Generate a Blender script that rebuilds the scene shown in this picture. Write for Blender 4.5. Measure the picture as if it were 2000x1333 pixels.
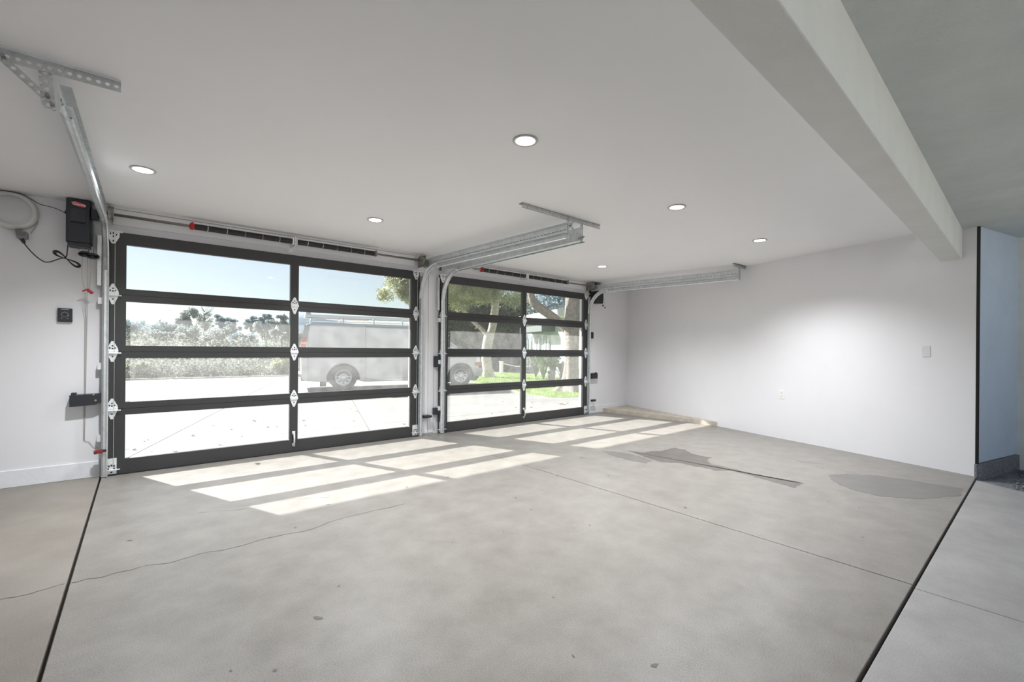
import bpy, bmesh, math, random
import numpy as np
from mathutils import Vector, Matrix
random.seed(4); rng = np.random.default_rng(7)
for o in list(bpy.data.objects): bpy.data.objects.remove(o)
COL = bpy.context.scene.collection
SC = bpy.context.scene

# ------------------------------------------------------------ camera
yaw, roll = 0.8763, 0.0085
F = Vector((math.cos(yaw), math.sin(yaw), 0)); R0 = Vector((math.sin(yaw), -math.cos(yaw), 0)); U0 = R0.cross(F)
R = R0*math.cos(roll)+U0*math.sin(roll); U = U0*math.cos(roll)-R0*math.sin(roll)
cam = bpy.data.cameras.new('camera'); co = bpy.data.objects.new('camera', cam); COL.objects.link(co)
cam.sensor_width = 36; cam.lens = 872.2/2000*36; cam.shift_y = 17.6/2000; cam.clip_start = .02; cam.clip_end = 2000
co.matrix_world = Matrix(((R.x, U.x, -F.x, .5646), (R.y, U.y, -F.y, -5.5567), (R.z, U.z, -F.z, 1.2006), (0, 0, 0, 1)))
SC.camera = co

# ------------------------------------------------------------ sky, sun, exposure
SUN = Vector((-.577, 1.40, 1.0)).normalized()
w = bpy.data.worlds.new('sky'); SC.world = w; w.use_nodes = True
nt = w.node_tree; bg = nt.nodes['Background']
sky = nt.nodes.new('ShaderNodeTexSky'); sky.sky_type = 'NISHITA'; sky.sun_disc = False
sky.sun_elevation = math.asin(SUN.z); sky.sun_rotation = math.atan2(SUN.x, SUN.y)
sky.air_density = 1.0; sky.dust_density = 0.15; sky.ozone_density = 1.0
hs_ = nt.nodes.new('ShaderNodeHueSaturation'); hs_.inputs['Saturation'].default_value = .55
nt.links.new(sky.outputs[0], hs_.inputs['Color']); nt.links.new(hs_.outputs[0], bg.inputs[0]); bg.inputs[1].default_value = 0.0465
sl = bpy.data.lights.new('sun', 'SUN'); sl.energy = 6.4; sl.angle = math.radians(.6); sl.color = (1, .97, .95)
so = bpy.data.objects.new('sun', sl); COL.objects.link(so); so.rotation_euler = SUN.to_track_quat('Z', 'Y').to_euler()
LAMP = 108.0   # watts of each recessed ceiling lamp
SC.view_settings.view_transform = 'Standard'; SC.view_settings.look = 'None'
SC.view_settings.gamma = 1; SC.view_settings.use_curve_mapping = False
SC.view_settings.exposure = 1.43

# ------------------------------------------------------------ helpers
STUFF = {'slot', 'screw', 'bolt', 'chalk_mark', 'socket_slots', 'rim_opening', 'panel_seam', 'button', 'wire_lead', 'wire_coil', 'coiled_slack', 'cord', 'fronds', 'pane_reflection'}
class MB:
    def __init__(s): s.v = []; s.f = []
    def add(s, vs, fs):
        b = len(s.v); s.v += [tuple(v) for v in vs]; s.f += [tuple(i+b for i in f) for f in fs]; return s
    def box(s, x0, x1, y0, y1, z0, z1):
        return s.add([(x0,y0,z0),(x1,y0,z0),(x1,y1,z0),(x0,y1,z0),(x0,y0,z1),(x1,y0,z1),(x1,y1,z1),(x0,y1,z1)],
            [(3,2,1,0),(4,5,6,7),(0,1,5,4),(1,2,6,5),(2,3,7,6),(3,0,4,7)])
    def prism(s, pts, z0, z1, ax='z'):
        def m(p, h):
            if ax == 'z': return (p[0], p[1], h)
            if ax == 'y': return (p[0], h, p[1])
            return (h, p[0], p[1])
        n = len(pts)
        return s.add([m(p, z0) for p in pts]+[m(p, z1) for p in pts],
            [tuple(range(n))[::-1], tuple(range(n, 2*n))]+[(i, (i+1) % n, n+(i+1) % n, n+i) for i in range(n)])
    def lathe(s, prof, c=(0,0,0), ax=(0,0,1), n=20, closed=False):
        ax = Vector(ax).normalized(); a = ax.orthogonal().normalized(); b = ax.cross(a); c = Vector(c); vs = []; fs = []
        m = len(prof)
        for r, h in prof:
            for i in range(n):
                t = 2*math.pi*i/n; vs.append(c+ax*h+(a*math.cos(t)+b*math.sin(t))*r)
        for j in range(m-1 if not closed else m):
            for i in range(n):
                k = (j+1) % m; fs.append((j*n+i, j*n+(i+1) % n, k*n+(i+1) % n, k*n+i))
        if not closed: fs.append(tuple(range(n))[::-1]); fs.append(tuple((m-1)*n+i for i in range(n)))
        return s.add(vs, fs)
    def cyl(s, a, b, r, n=12, r2=None):
        a = Vector(a); b = Vector(b); d = b-a
        return s.lathe([(r, 0), (r if r2 is None else r2, d.length)], a, d, n)
    def tube(s, pts, r, n=6):
        P = [Vector(p) for p in pts]; vs = []; fs = []; up = None
        for i, p in enumerate(P):
            d = (P[min(i+1, len(P)-1)]-P[max(i-1, 0)])
            d = d.normalized() if d.length > 1e-9 else Vector((0, 0, 1))
            if up is None: up = d.orthogonal().normalized()
            up = (up-d*up.dot(d)); up = up.normalized() if up.length > 1e-6 else d.orthogonal().normalized()
            q = d.cross(up); rr = r[i] if isinstance(r, (list, tuple)) else r
            for k in range(n):
                t = 2*math.pi*k/n; vs.append(p+(up*math.cos(t)+q*math.sin(t))*rr)
        for i in range(len(P)-1):
            for k in range(n): fs.append((i*n+k, i*n+(k+1) % n, (i+1)*n+(k+1) % n, (i+1)*n+k))
        fs.append(tuple(range(n))[::-1]); fs.append(tuple((len(P)-1)*n+k for k in range(n)))
        return s.add(vs, fs)
    def sweep(s, prof, pts, normals, lat):
        # prof: (lateral, normal) open strip; swept along pts
        vs = []; fs = []; n = len(prof); lat = Vector(lat)
        for p, nn in zip(pts, normals):
            for a, b in prof: vs.append(Vector(p)+lat*a+Vector(nn)*b)
        for i in range(len(pts)-1):
            for k in range(n-1): fs.append((i*n+k, i*n+k+1, (i+1)*n+k+1, (i+1)*n+k))
        return s.add(vs, fs)
    def xf(s, M): s.v = [tuple(M @ Vector(v)) for v in s.v]; return s
    def build(s, name, m, parent=None, smooth=False, bevel=0, solid=0):
        me = bpy.data.meshes.new(name); me.from_pydata(s.v, [], s.f); me.materials.append(m); me.validate()
        bm = bmesh.new(); bm.from_mesh(me)
        if not solid: bmesh.ops.recalc_face_normals(bm, faces=bm.faces)
        bm.to_mesh(me); bm.free()
        o = bpy.data.objects.new(name, me); COL.objects.link(o)
        if smooth:
            for p in me.polygons: p.use_smooth = len(p.vertices) <= 4
        if bevel:
            b = o.modifiers.new('bevel', 'BEVEL'); b.width = bevel; b.segments = 2; b.limit_method = 'ANGLE'
        if solid:
            b = o.modifiers.new('solidify', 'SOLIDIFY'); b.thickness = solid; b.offset = 0
        if name in STUFF: o['kind'] = 'stuff'
        if parent is not None:
            o.parent = parent
            o.matrix_parent_inverse = Matrix.Translation(parent.location).inverted() if parent.location.length else Matrix()
        return o

def tag(o, label, cat, group=None, kind=None):
    o['label'] = label; o['category'] = cat
    if group: o['group'] = group
    if kind: o['kind'] = kind
    return o
def empty(name, loc, label, cat, group=None, kind=None):
    o = bpy.data.objects.new(name, None); COL.objects.link(o); o.location = loc; o.empty_display_size = .1
    return tag(o, label, cat, group, kind)

def mat(name, col, rough=.6, metal=0, var=0, scale=5, bump=0, bscale=40, spec=.5, speck=0, col2=None, detail=6, trans=0, coat=0):
    m = bpy.data.materials.new(name); m.use_nodes = True; t = m.node_tree; p = t.nodes['Principled BSDF']; L = t.links.new
    p.inputs['Roughness'].default_value = rough; p.inputs['Metallic'].default_value = metal
    p.inputs['Specular IOR Level'].default_value = spec; p.inputs['Coat Weight'].default_value = coat
    p.inputs['Base Color'].default_value = (*col, 1)
    geo = t.nodes.new('ShaderNodeNewGeometry')
    src = None
    if var or col2:
        n = t.nodes.new('ShaderNodeTexNoise'); n.inputs['Scale'].default_value = scale; n.inputs['Detail'].default_value = detail
        n.inputs['Roughness'].default_value = .62
        L(geo.outputs['Position'], n.inputs['Vector'])
        r = t.nodes.new('ShaderNodeValToRGB'); r.color_ramp.elements[0].position = .33; r.color_ramp.elements[1].position = .67
        c2 = col2 if col2 else tuple(min(1, c*(1+var)) for c in col); c1 = col if col2 else tuple(c*(1-var) for c in col)
        r.color_ramp.elements[0].color = (*c1, 1); r.color_ramp.elements[1].color = (*c2, 1)
        L(n.outputs['Fac'], r.inputs['Fac']); src = r.outputs[0]
    if speck:
        n2 = t.nodes.new('ShaderNodeTexNoise'); n2.inputs['Scale'].default_value = 210; n2.inputs['Detail'].default_value = 3
        L(geo.outputs['Position'], n2.inputs['Vector'])
        mr = t.nodes.new('ShaderNodeMapRange'); mr.inputs[1].default_value = .35; mr.inputs[2].default_value = .65
        mr.inputs[3].default_value = 1-speck; mr.inputs[4].default_value = 1+speck
        L(n2.outputs['Fac'], mr.inputs[0])
        mx = t.nodes.new('ShaderNodeMix'); mx.data_type = 'RGBA'; mx.blend_type = 'MULTIPLY'; mx.inputs[0].default_value = 1
        L(src, mx.inputs[6]); L(mr.outputs[0], mx.inputs[7]); src = mx.outputs[2]
    if src: L(src, p.inputs['Base Color'])
    if bump:
        b = t.nodes.new('ShaderNodeTexNoise'); b.inputs['Scale'].default_value = bscale; b.inputs['Detail'].default_value = 5
        L(geo.outputs['Position'], b.inputs['Vector'])
        bp = t.nodes.new('ShaderNodeBump'); bp.inputs['Strength'].default_value = bump; bp.inputs['Distance'].default_value = .01
        L(b.outputs['Fac'], bp.inputs['Height']); L(bp.outputs[0], p.inputs['Normal'])
    if trans:
        tr = t.nodes.new('ShaderNodeBsdfTranslucent'); ms = t.nodes.new('ShaderNodeMixShader'); ms.inputs[0].default_value = trans
        if src: L(src, tr.inputs[0])
        else: tr.inputs[0].default_value = (*col, 1)
        L(p.outputs[0], ms.inputs[1]); L(tr.outputs[0], ms.inputs[2]); L(ms.outputs[0], t.nodes['Material Output'].inputs[0])
    return m
def emis(name, col, s):
    m = bpy.data.materials.new(name); m.use_nodes = True; t = m.node_tree; t.nodes.remove(t.nodes['Principled BSDF'])
    e = t.nodes.new('ShaderNodeEmission'); e.inputs[0].default_value = (*col, 1); e.inputs[1].default_value = s
    t.links.new(e.outputs[0], t.nodes['Material Output'].inputs[0]); return m
def glass(name, dust=.05, tint=(.97, .985, .98), rough=.01):
    m = bpy.data.materials.new(name); m.use_nodes = True; t = m.node_tree; L = t.links.new; t.nodes.remove(t.nodes['Principled BSDF'])
    tr = t.nodes.new('ShaderNodeBsdfTransparent'); tr.inputs[0].default_value = (*tint, 1)
    gl = t.nodes.new('ShaderNodeBsdfGlossy'); gl.inputs['Roughness'].default_value = rough
    fr = t.nodes.new('ShaderNodeFresnel'); fr.inputs[0].default_value = 1.45
    gb_ = t.nodes.new('ShaderNodeNewGeometry'); mi = t.nodes.new('ShaderNodeMapRange'); mi.inputs[3].default_value = 1.45; mi.inputs[4].default_value = 1/1.45
    L(gb_.outputs['Backfacing'], mi.inputs[0]); L(mi.outputs[0], fr.inputs[0])
    df = t.nodes.new('ShaderNodeBsdfTranslucent'); df.inputs[0].default_value = (.95, .95, .93, 1)
    m1 = t.nodes.new('ShaderNodeMixShader'); m2 = t.nodes.new('ShaderNodeMixShader')
    L(fr.outputs[0], m1.inputs[0]); L(tr.outputs[0], m1.inputs[1]); L(gl.outputs[0], m1.inputs[2])
    n = t.nodes.new('ShaderNodeTexNoise'); n.inputs['Scale'].default_value = 7; n.inputs['Detail'].default_value = 6
    g = t.nodes.new('ShaderNodeNewGeometry'); L(g.outputs['Position'], n.inputs['Vector'])
    mr = t.nodes.new('ShaderNodeMapRange'); mr.inputs[1].default_value = .3; mr.inputs[2].default_value = .7
    mr.inputs[3].default_value = dust*.7; mr.inputs[4].default_value = dust*1.3
    L(n.outputs['Fac'], mr.inputs[0]); L(mr.outputs[0], m2.inputs[0]); L(m1.outputs[0], m2.inputs[1]); L(df.outputs[0], m2.inputs[2])
    L(m2.outputs[0], t.nodes['Material Output'].inputs[0]); return m

M = {
 'wall': mat('wall_paint', (.77, .765, .785), .55, var=.015, scale=2, bump=.04, bscale=60),
 'ceil': mat('ceiling_paint', (.905, .90, .91), .5, var=.012, scale=1.5, bump=.03, bscale=50),
 'base': mat('painted_plinth', (.76, .77, .80), .6, var=.04, scale=9, bump=.15, bscale=30),
 'stucco': mat('grey_stucco', (.66, .69, .66), .8, var=.06, scale=3, bump=.35, bscale=90),
 'beam': mat('beam_stucco', (.74, .75, .71), .8, var=.04, scale=3, bump=.3, bscale=90),
 'conc': mat('garage_concrete', (.192, .177, .158), .40, col2=(.248, .231, .209), scale=5, speck=.2, bump=.12, bscale=120, spec=.45, detail=9),
 'conc_side': mat('garage_concrete_side_bay', (.195, .173, .147), .5, col2=(.258, .235, .206), scale=1.7, speck=.12, bump=.08, bscale=120, spec=.35, detail=9),
 'conc_port': mat('carport_concrete', (.28, .27, .262), .6, col2=(.36, .35, .342), scale=3, speck=.12, bump=.1, bscale=60, detail=9),
 'drive': mat('driveway_concrete', (.17, .165, .158), .85, col2=(.21, .205, .195), scale=1.2, speck=.05, bump=.1, bscale=60, detail=9),
 'joint': mat('joint_filler', (.035, .03, .027), .9),
 'cut': mat('saw_cut', (.10, .085, .07), .9),
 'crack': mat('crack', (.10, .09, .08), .9, var=.2, scale=20),
 'damp': mat('damp_concrete', (.095, .083, .072), .35, col2=(.125, .112, .099), scale=5, speck=.1, bump=.04, bscale=120),
 'damp2': mat('faint_damp_concrete', (.13, .122, .112), .4, col2=(.165, .156, .143), scale=4, speck=.1, bump=.04, bscale=120),
 'curb': mat('curb_concrete', (.40, .34, .27), .8, col2=(.54, .50, .44), scale=12, speck=.15, bump=.5, bscale=40),
 'frame': mat('dark_bronze_aluminium', (.036, .035, .036), .42, var=.1, scale=2, spec=.5),
 'glass': glass('dusty_door_glass', .035),
 'galv': mat('galvanised_steel', (.72, .75, .76), .38, .75, var=.12, scale=18),
 'galvb': mat('bright_galvanised', (.78, .80, .81), .4, .35, var=.06, scale=30),
 'strut': mat('perforated_steel', (.50, .52, .52), .4, .6, var=.1, scale=18),
 'dgalv': mat('dull_steel', (.30, .29, .26), .5, .7, var=.2, scale=14),
 'black': mat('black_plastic', (.018, .021, .028), .4),
 'blackm': mat('black_oiled_spring', (.03, .029, .028), .35, .5, var=.3, scale=30),
 'mark': mat('spring_chalk', (.5, .48, .46), .8),
 'red': mat('red_plastic', (.45, .02, .025), .4),
 'logo': mat('logo_red', (.75, .05, .07), .4),
 'white': mat('white_plastic', (.80, .80, .78), .4),
 'plate': mat('primed_cover_plate', (.66, .67, .67), .5),
 'cream': mat('cream_plastic', (.58, .59, .56), .45),
 'dome': mat('dome_face', (.50, .51, .52), .35),
 'greybox': mat('grey_cast_box', (.22, .225, .23), .6),
 'cord': mat('pale_cord', (.42, .40, .36), .8),
 'lampemit': emis('downlight_diffuser', (1, .975, .95), 6.0),
 'lamptrim': mat('downlight_trim', (.55, .52, .49), .4),
 'slotdark': mat('slot_dark', (.02, .02, .02), .9),
 'vanpaint': mat('white_van_paint', (.62, .615, .62), .3, var=.02, scale=1, coat=.3),
 'vanglass': mat('dark_van_glass', (.05, .06, .07), .08),
 'tyre': mat('tyre_rubber', (.10, .10, .105), .85, var=.1, scale=20),
 'rim': mat('silver_rim', (.70, .70, .72), .35, .3),
 'under': mat('underbody', (.06, .06, .062), .9),
 'bumper': mat('grey_bumper', (.33, .35, .38), .5),
 'amber': mat('amber_lens', (.8, .28, .03), .25, trans=.3),
 'tail': mat('tail_lens', (.60, .02, .04), .25, trans=.2),
 'tailband': mat('tail_lens_band', (.85, .45, .3), .25),
 'taildark': mat('tail_lens_dark', (.10, .12, .15), .3),
 'grass': mat('lawn', (.10, .17, .03), .8, col2=(.26, .34, .09), scale=3),
 'blade': mat('grass_blades', (.14, .24, .04), .6, col2=(.38, .48, .14), scale=2.5, trans=.45),
 'leaf_a': mat('sunlit_leaves', (.24, .26, .15), .6, col2=(.58, .60, .38), scale=2, trans=.55),
 'leaf_b': mat('hedge_leaves', (.10, .125, .08), .6, col2=(.20, .235, .15), scale=.8, trans=.35),
 'leaf_c': mat('hazed_grey_green_leaves', (.25, .29, .29), .6, col2=(.42, .45, .43), scale=.4, trans=.5),  # grey-green foliage, with distance haze mixed into the colour
 'leaf_d': mat('hazed_blue_green_leaves', (.21, .28, .32), .6, col2=(.34, .42, .46), scale=.4, trans=.5),  # blue of distance haze painted into the leaf colour
 'scrub': mat('dry_scrub', (.13, .15, .125), .7, col2=(.33, .345, .29), scale=.6, trans=.5),
 'fresh': mat('fresh_leaves', (.14, .26, .06), .5, col2=(.36, .48, .16), scale=2, trans=.5),
 'bark': mat('pale_bark', (.36, .31, .26), .9, col2=(.60, .54, .47), scale=9, bump=.8, bscale=25),
 'bark2': mat('grey_brown_bark', (.20, .175, .15), .9, col2=(.40, .35, .30), scale=11, bump=1, bscale=18),
 'deadleaf': mat('dry_leaf', (.10, .065, .035), .8, var=.3, scale=30),
 'redleaf': mat('orange_leaf', (.45, .14, .04), .8, var=.3, scale=30),
 'dirt': mat('dry_earth', (.30, .27, .22), .95, col2=(.40, .37, .30), scale=1),
 'gravel': mat('dark_gravel', (.12, .125, .14), .9, col2=(.26, .27, .29), scale=40, bump=1, bscale=60),
 'hill': mat('haze_tinted_hillside', (.26, .34, .42), .9, col2=(.36, .44, .50), scale=.03),  # haze over the far hill is put into its base colour
 'hwhite': mat('white_house_paint', (.72, .74, .76), .7, var=.04, scale=1),
 'hblue': mat('pale_blue_wall', (.52, .58, .62), .7, var=.05, scale=1),
 'hdark': mat('shaded_fascia', (.17, .19, .18), .8),
 'hglass': mat('house_window_glass', (.30, .36, .40), .08),
 'pane_reflection': mat('white_pane_reflection', (.86, .86, .88), .8),
 'post': mat('white_post', (.78, .78, .76), .6),
 'fence': mat('fence_wire', (.36, .37, .36), .5, .4),
 'pot': mat('clay_pot', (.34, .28, .22), .8),
 'rack': mat('rack_metal', (.62, .62, .62), .4, .4),
 'timber': mat('pale_timber', (.62, .52, .40), .7),
}

H = 2.495
WA = .286
def rw(Y, off=0):   # X of the right wall's face at Y
    return 8.355+math.tan(WA)*Y - off

# ------------------------------------------------------------ floor slabs
fl = MB().box(-3.0, 9.4, -5.14, .30, -.30, -.06).build('floor', M['joint']); tag(fl, 'grey concrete garage floor cast in slabs', 'floor', kind='structure')
def slab(poly, m, parent, name='slab', z0=-.06, z1=0): return MB().prism(poly, z0, z1).build(name, m, parent, bevel=.003)
g = .007
XA, XC, YB = .293, 3.653, -5.12
slab([(-3, YB+g), (XA-g, YB+g), (XA-g, .30), (-3, .30)], M['conc_side'], fl)
slab([(XA+g, YB+g), (XC-.0045, YB+g), (XC-.0045, .30), (XA+g, .30)], M['conc'], fl)
s3 = slab([(XC+.0045, YB+g), (rw(YB)+.12, YB+g), (rw(.3)+.12, .30), (XC+.0045, .30)], M['conc'], fl)
# damp patches, cracks: thin marks on the slab
def patch(poly, m, name, parent, z=.0012):
    pts = []
    for i, p in enumerate(poly):
        q = poly[(i+1) % len(poly)]; n = 9
        for k in range(n):
            t = k/n; j = .014 if k else .006
            pts.append((p[0]+(q[0]-p[0])*t+random.uniform(-j, j), p[1]+(q[1]-p[1])*t+random.uniform(-j, j)))
    return MB().prism(pts, -.001, z).build(name, m, parent)
patch([[4.808,-2.139],[4.919,-2.245],[4.961,-2.476],[4.931,-2.64],[4.896,-2.79],[4.731,-2.812],[4.702,-2.638],[4.729,-2.391]], M['damp2'], 'damp_patch', fl)
patch([[5.079,-2.338],[5.128,-2.507],[5.257,-2.506],[5.39,-2.588],[5.69,-2.574],[5.67,-2.668],[5.691,-2.737],[5.542,-2.876],[5.544,-3.114],[5.376,-3.162],[5.239,-3.264],[5.261,-3.401],[5.213,-3.694],[5.215,-3.928],[5.223,-4.029],[5.243,-4.124],[5.03,-4.13],[5.048,-4.012],[5.098,-3.837],[5.148,-3.677],[5.159,-3.509],[5.048,-3.422],[5.043,-3.231],[5.038,-3.026],[4.91,-2.885],[4.955,-2.703],[5.018,-2.52]], M['damp'], 'damp_patch', fl)
patch([[5.773,-4.189],[5.98,-4.305],[6.132,-4.516],[6.182,-4.771],[6.194,-5.076],[5.908,-5.09],[5.525,-4.895],[5.338,-4.666],[5.39,-4.443],[5.555,-4.279]], M['damp2'], 'damp_patch', fl)
def ribbon(pts, wd, z=.0012):
    b = MB(); P = []
    for i in range(len(pts)-1):
        for k in range(5):
            t = k/5; P.append((pts[i][0]+(pts[i+1][0]-pts[i][0])*t, pts[i][1]+(pts[i+1][1]-pts[i][1])*t+random.uniform(-.008, .008)))
    P.append(tuple(pts[-1])); vs = []
    for i, p in enumerate(P):
        a = P[max(i-1, 0)]; c = P[min(i+1, len(P)-1)]; d = Vector((c[0]-a[0], c[1]-a[1])).normalized(); ww = wd*random.uniform(.4, 1.2)
        vs += [(p[0]-d.y*ww, p[1]+d.x*ww, z), (p[0]+d.y*ww, p[1]-d.x*ww, z)]
    return b.add(vs, [(2*i, 2*i+1, 2*i+3, 2*i+2) for i in range(len(P)-1)])
ribbon([[-.6,-2.36],[.064,-2.395],[.165,-2.409],[.28,-2.385]], .0022).build('hairline_crack', M['crack'], fl)
ribbon([[.305,-2.39],[.421,-2.408],[.608,-2.402],[.718,-2.438],[.863,-2.408],[.987,-2.439],[1.183,-2.41],[1.417,-2.444],[1.603,-2.378],[1.866,-2.361],[2.145,-2.374]], .0022).build('hairline_crack', M['crack'], fl)
ribbon([[.9,-1.62],[1.2,-1.75],[1.5,-1.72],[1.75,-1.86]], .0015).build('hairline_crack', M['crack'], fl)
ribbon([[6.15,-3.62],[6.24,-3.72],[6.14,-3.86],[6.22,-4.02]], .004).build('hairline_crack', mat('rusty_crack', (.16, .10, .07), .9), fl)
def spots(n, x0, x1, y0, y1, name, parent, m, r0=.006, r1=.022):
    b = MB()
    for _ in range(n):
        x = random.uniform(x0, x1); y = random.uniform(y0, y1); r = random.uniform(r0, r1); e = random.uniform(1, 2.4); a0 = random.uniform(0, 3)
        pts = []
        for k in range(8):
            a = k*math.pi/4; u_ = r*e*math.cos(a)*random.uniform(.6, 1.1); v_ = r*math.sin(a)*random.uniform(.6, 1.1)
            pts.append((x+u_*math.cos(a0)-v_*math.sin(a0), y+u_*math.sin(a0)+v_*math.cos(a0), .001))
        b.add(pts, [tuple(range(8))])
    o = b.build(name, m, parent); o['kind'] = 'stuff'; return o
ST = mat('faint_stain', (.12, .105, .085), .6)
spots(34, .5, 5.8, -4.9, -1.9, 'small_stains', fl, ST, .004, .014)
spots(10, -1.2, .2, -4.4, -.5, 'small_stains', fl, ST, .004, .014)

# carport slabs behind the joint
cf = MB().box(-6, 8.2, -14.0, YB-.015, -.30, -.06).build('floor', M['joint']); tag(cf, 'grey concrete carport floor outside the garage', 'floor', kind='structure')
for (a, b) in [(-6, XA-g), (XA+g, 3.612)]:
    for (c, d) in [(-9.2, YB-g), (-14, -9.215)]: slab([(a, c), (b, c), (b, d), (a, d)], M['conc_port'], cf)
slab([(3.618, -9.2), (6.30, -9.2), (6.48, -5.43), (6.68, YB-g), (3.618, YB-g)], M['conc_port'], cf)
slab([(3.618, -14), (6.30, -14), (6.30, -9.215), (3.618, -9.215)], M['conc_port'], cf)
# gravel bed at the right
gb = MB().box(6.2, 8.05, -9.0, YB, -.10, -.035); 
go = gb.build('gravel_bed', M['gravel']); tag(go, 'dark gravel filling the strip between carport slab and side wall', 'gravel', kind='stuff')
b = MB()
for _ in range(900):
    x = random.uniform(6.5, 7.75); y = random.uniform(-6.6, -5.36)
    if x < 6.70-.9*max(0, -(y+5.2))*.2: continue
    r = random.uniform(.008, .022); z = -.035+r*.5
    vs = [Vector((x, y, z))+Vector((random.uniform(.6, 1)*r*a, random.uniform(.6, 1)*r*c, random.uniform(.5, .9)*r*d)) for a, c, d in ((1,0,0),(-1,0,0),(0,1,0),(0,-1,0),(0,0,1),(0,0,-1))]
    b.add(vs, [(0,2,4),(2,1,4),(1,3,4),(3,0,4),(2,0,5),(1,2,5),(3,1,5),(0,3,5)])
o = b.build('pebble', M['gravel'], go); o['kind'] = 'stuff'

# ------------------------------------------------------------ ground outside
gr = MB().box(-60, 90, .30, 420, -.8, -.20).build('ground', M['dirt']); tag(gr, 'dry earth slope outside the garage', 'ground', kind='structure')
MB().box(-60, 90, -80, -14.01, -.8, -.08).build('ground', mat('rear_bounce_paving', (.60, .59, .57), .85, var=.05, scale=1)).__setitem__('kind', 'structure')  # unseen ground behind, made pale to bounce sunlight into the garage
dw = MB().prism([(-14, .31), (9.9, .31), (9.57, 2.11), (9.48, 2.33), (8.93, 2.41), (8.69, 2.73), (8.72, 3.36), (8.9, 3.94), (9.42, 5.43), (10.02, 7.35), (10.15, 8.51), (10.2, 15.3), (-14, 16.0)], -.3, -.05)
dw = dw.build('driveway', M['cut']); tag(dw, 'pale sunlit concrete driveway beyond the garage doors', 'driveway', kind='structure')
def clip(poly, a, b, c):   # keep a*x+b*y<=c
    out = []
    for i, p in enumerate(poly):
        q = poly[(i+1) % len(poly)]; dp = a*p[0]+b*p[1]-c; dq = a*q[0]+b*q[1]-c
        if dp <= 0: out.append(p)
        if dp*dq < 0:
            t = dp/(dp-dq); out.append((p[0]+(q[0]-p[0])*t, p[1]+(q[1]-p[1])*t))
    return out
full = [(-14, .31), (9.9, .31), (9.57, 2.11), (9.48, 2.33), (8.93, 2.41), (8.69, 2.73), (8.72, 3.36), (8.9, 3.94), (9.42, 5.43), (10.02, 7.35), (10.15, 8.51), (10.2, 15.3), (-14, 16.0)]
# joints measured: two families of near-parallel joints running away from the doors, and cross joints
def side(p0, p1, sgn, w=.006):
    d = Vector((p1[0]-p0[0], p1[1]-p0[1])).normalized(); n = (d.y*sgn, -d.x*sgn); return n[0], n[1], n[0]*p0[0]+n[1]*p0[1]-w
L1 = ((.30, .37), (2.45, 6.70)); L1b = ((.35, 7.484), (2.6, 14.7)); L2 = ((3.02, .31), (4.412, 4.904))
X1 = ((-14, 6.9), (12, 6.3)); X0 = ((-14, 1.62), (12, 1.22))
near = clip(full, *side(*X1, -1)); far = clip(full, *side(*X1, 1))
for band in (clip(near, *side(*X0, 1)), clip(near, *side(*X0, -1))):
    for pc in (clip(band, *side(*L1, 1)), clip(clip(band, *side(*L1, -1)), *side(*L2, 1)), clip(band, *side(*L2, -1))):
        if len(pc) > 2: slab(pc, M['drive'], dw, z0=-.05, z1=-.012)
L3 = ((2.45, 6.8), (5.2, 15.0)); L4 = ((6.3, 6.4), (7.8, 15.6))
for pc in (clip(far, *side(*L1b, 1)), clip(clip(far, *side(*L1b, -1)), *side(*L3, 1)), clip(clip(far, *side(*L3, -1)), *side(*L4, 1)), clip(far, *side(*L4, -1))):
    if len(pc) > 2: slab(pc, M['drive'], dw, z0=-.05, z1=-.012)

# ------------------------------------------------------------ walls, ceiling
OZ = 2.235; WY0, WY1 = .06, .205
wf = MB()
xs = [-2.9, .42, 3.47, 3.97, 7.045, 8.7]
for i in (0, 2, 4): wf.box(xs[i], xs[i+1], WY0, WY1, -.02, H+.1)
for i in (1, 3): wf.box(xs[i], xs[i+1], WY0, WY1, OZ, H+.1)
tag(wf.build('wall_front', M['wall']), 'white wall holding the two garage doors', 'wall', kind='structure')
tag(MB().box(-2.9, .288, .046, WY0, 0, .145).build('baseboard_left', M['base'], bevel=.004), 'low painted plinth along the foot of the wall left of the doors', 'baseboard', kind='structure')
tag(MB().box(7.12, 8.34, .048, WY0, 0, .14).build('baseboard_right', M['base'], bevel=.004), 'low painted plinth right of the doors', 'baseboard', kind='structure')
# trim boards of the centre pier
for k, (a, b_) in enumerate(((3.60, 3.685), (3.69, 3.775))):
    tag(MB().box(a, b_, .042, WY0, .02, 2.27).build('trim_%d' % (k+1), M['wall'], bevel=.003), 'flat white trim board on the pier between the doors, ' + ('left one' if k == 0 else 'right one'), 'trim', kind='structure')
# right wall (angled)
wr = MB().prism([(rw(.2), .2), (rw(-5.105), -5.105), (rw(-5.105)+.16, -5.145), (rw(.2)+.16, .2)], -.02, H+.1).build('wall_right', M['wall'])
tag(wr, 'long plain white wall on the right of the garage', 'wall', kind='structure')
tag(MB().box(-3.05, -2.9, -5.1, .2, -.02, H+.1).build('wall_left', M['wall']), 'white wall closing the garage on the left', 'wall', kind='structure')
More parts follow.
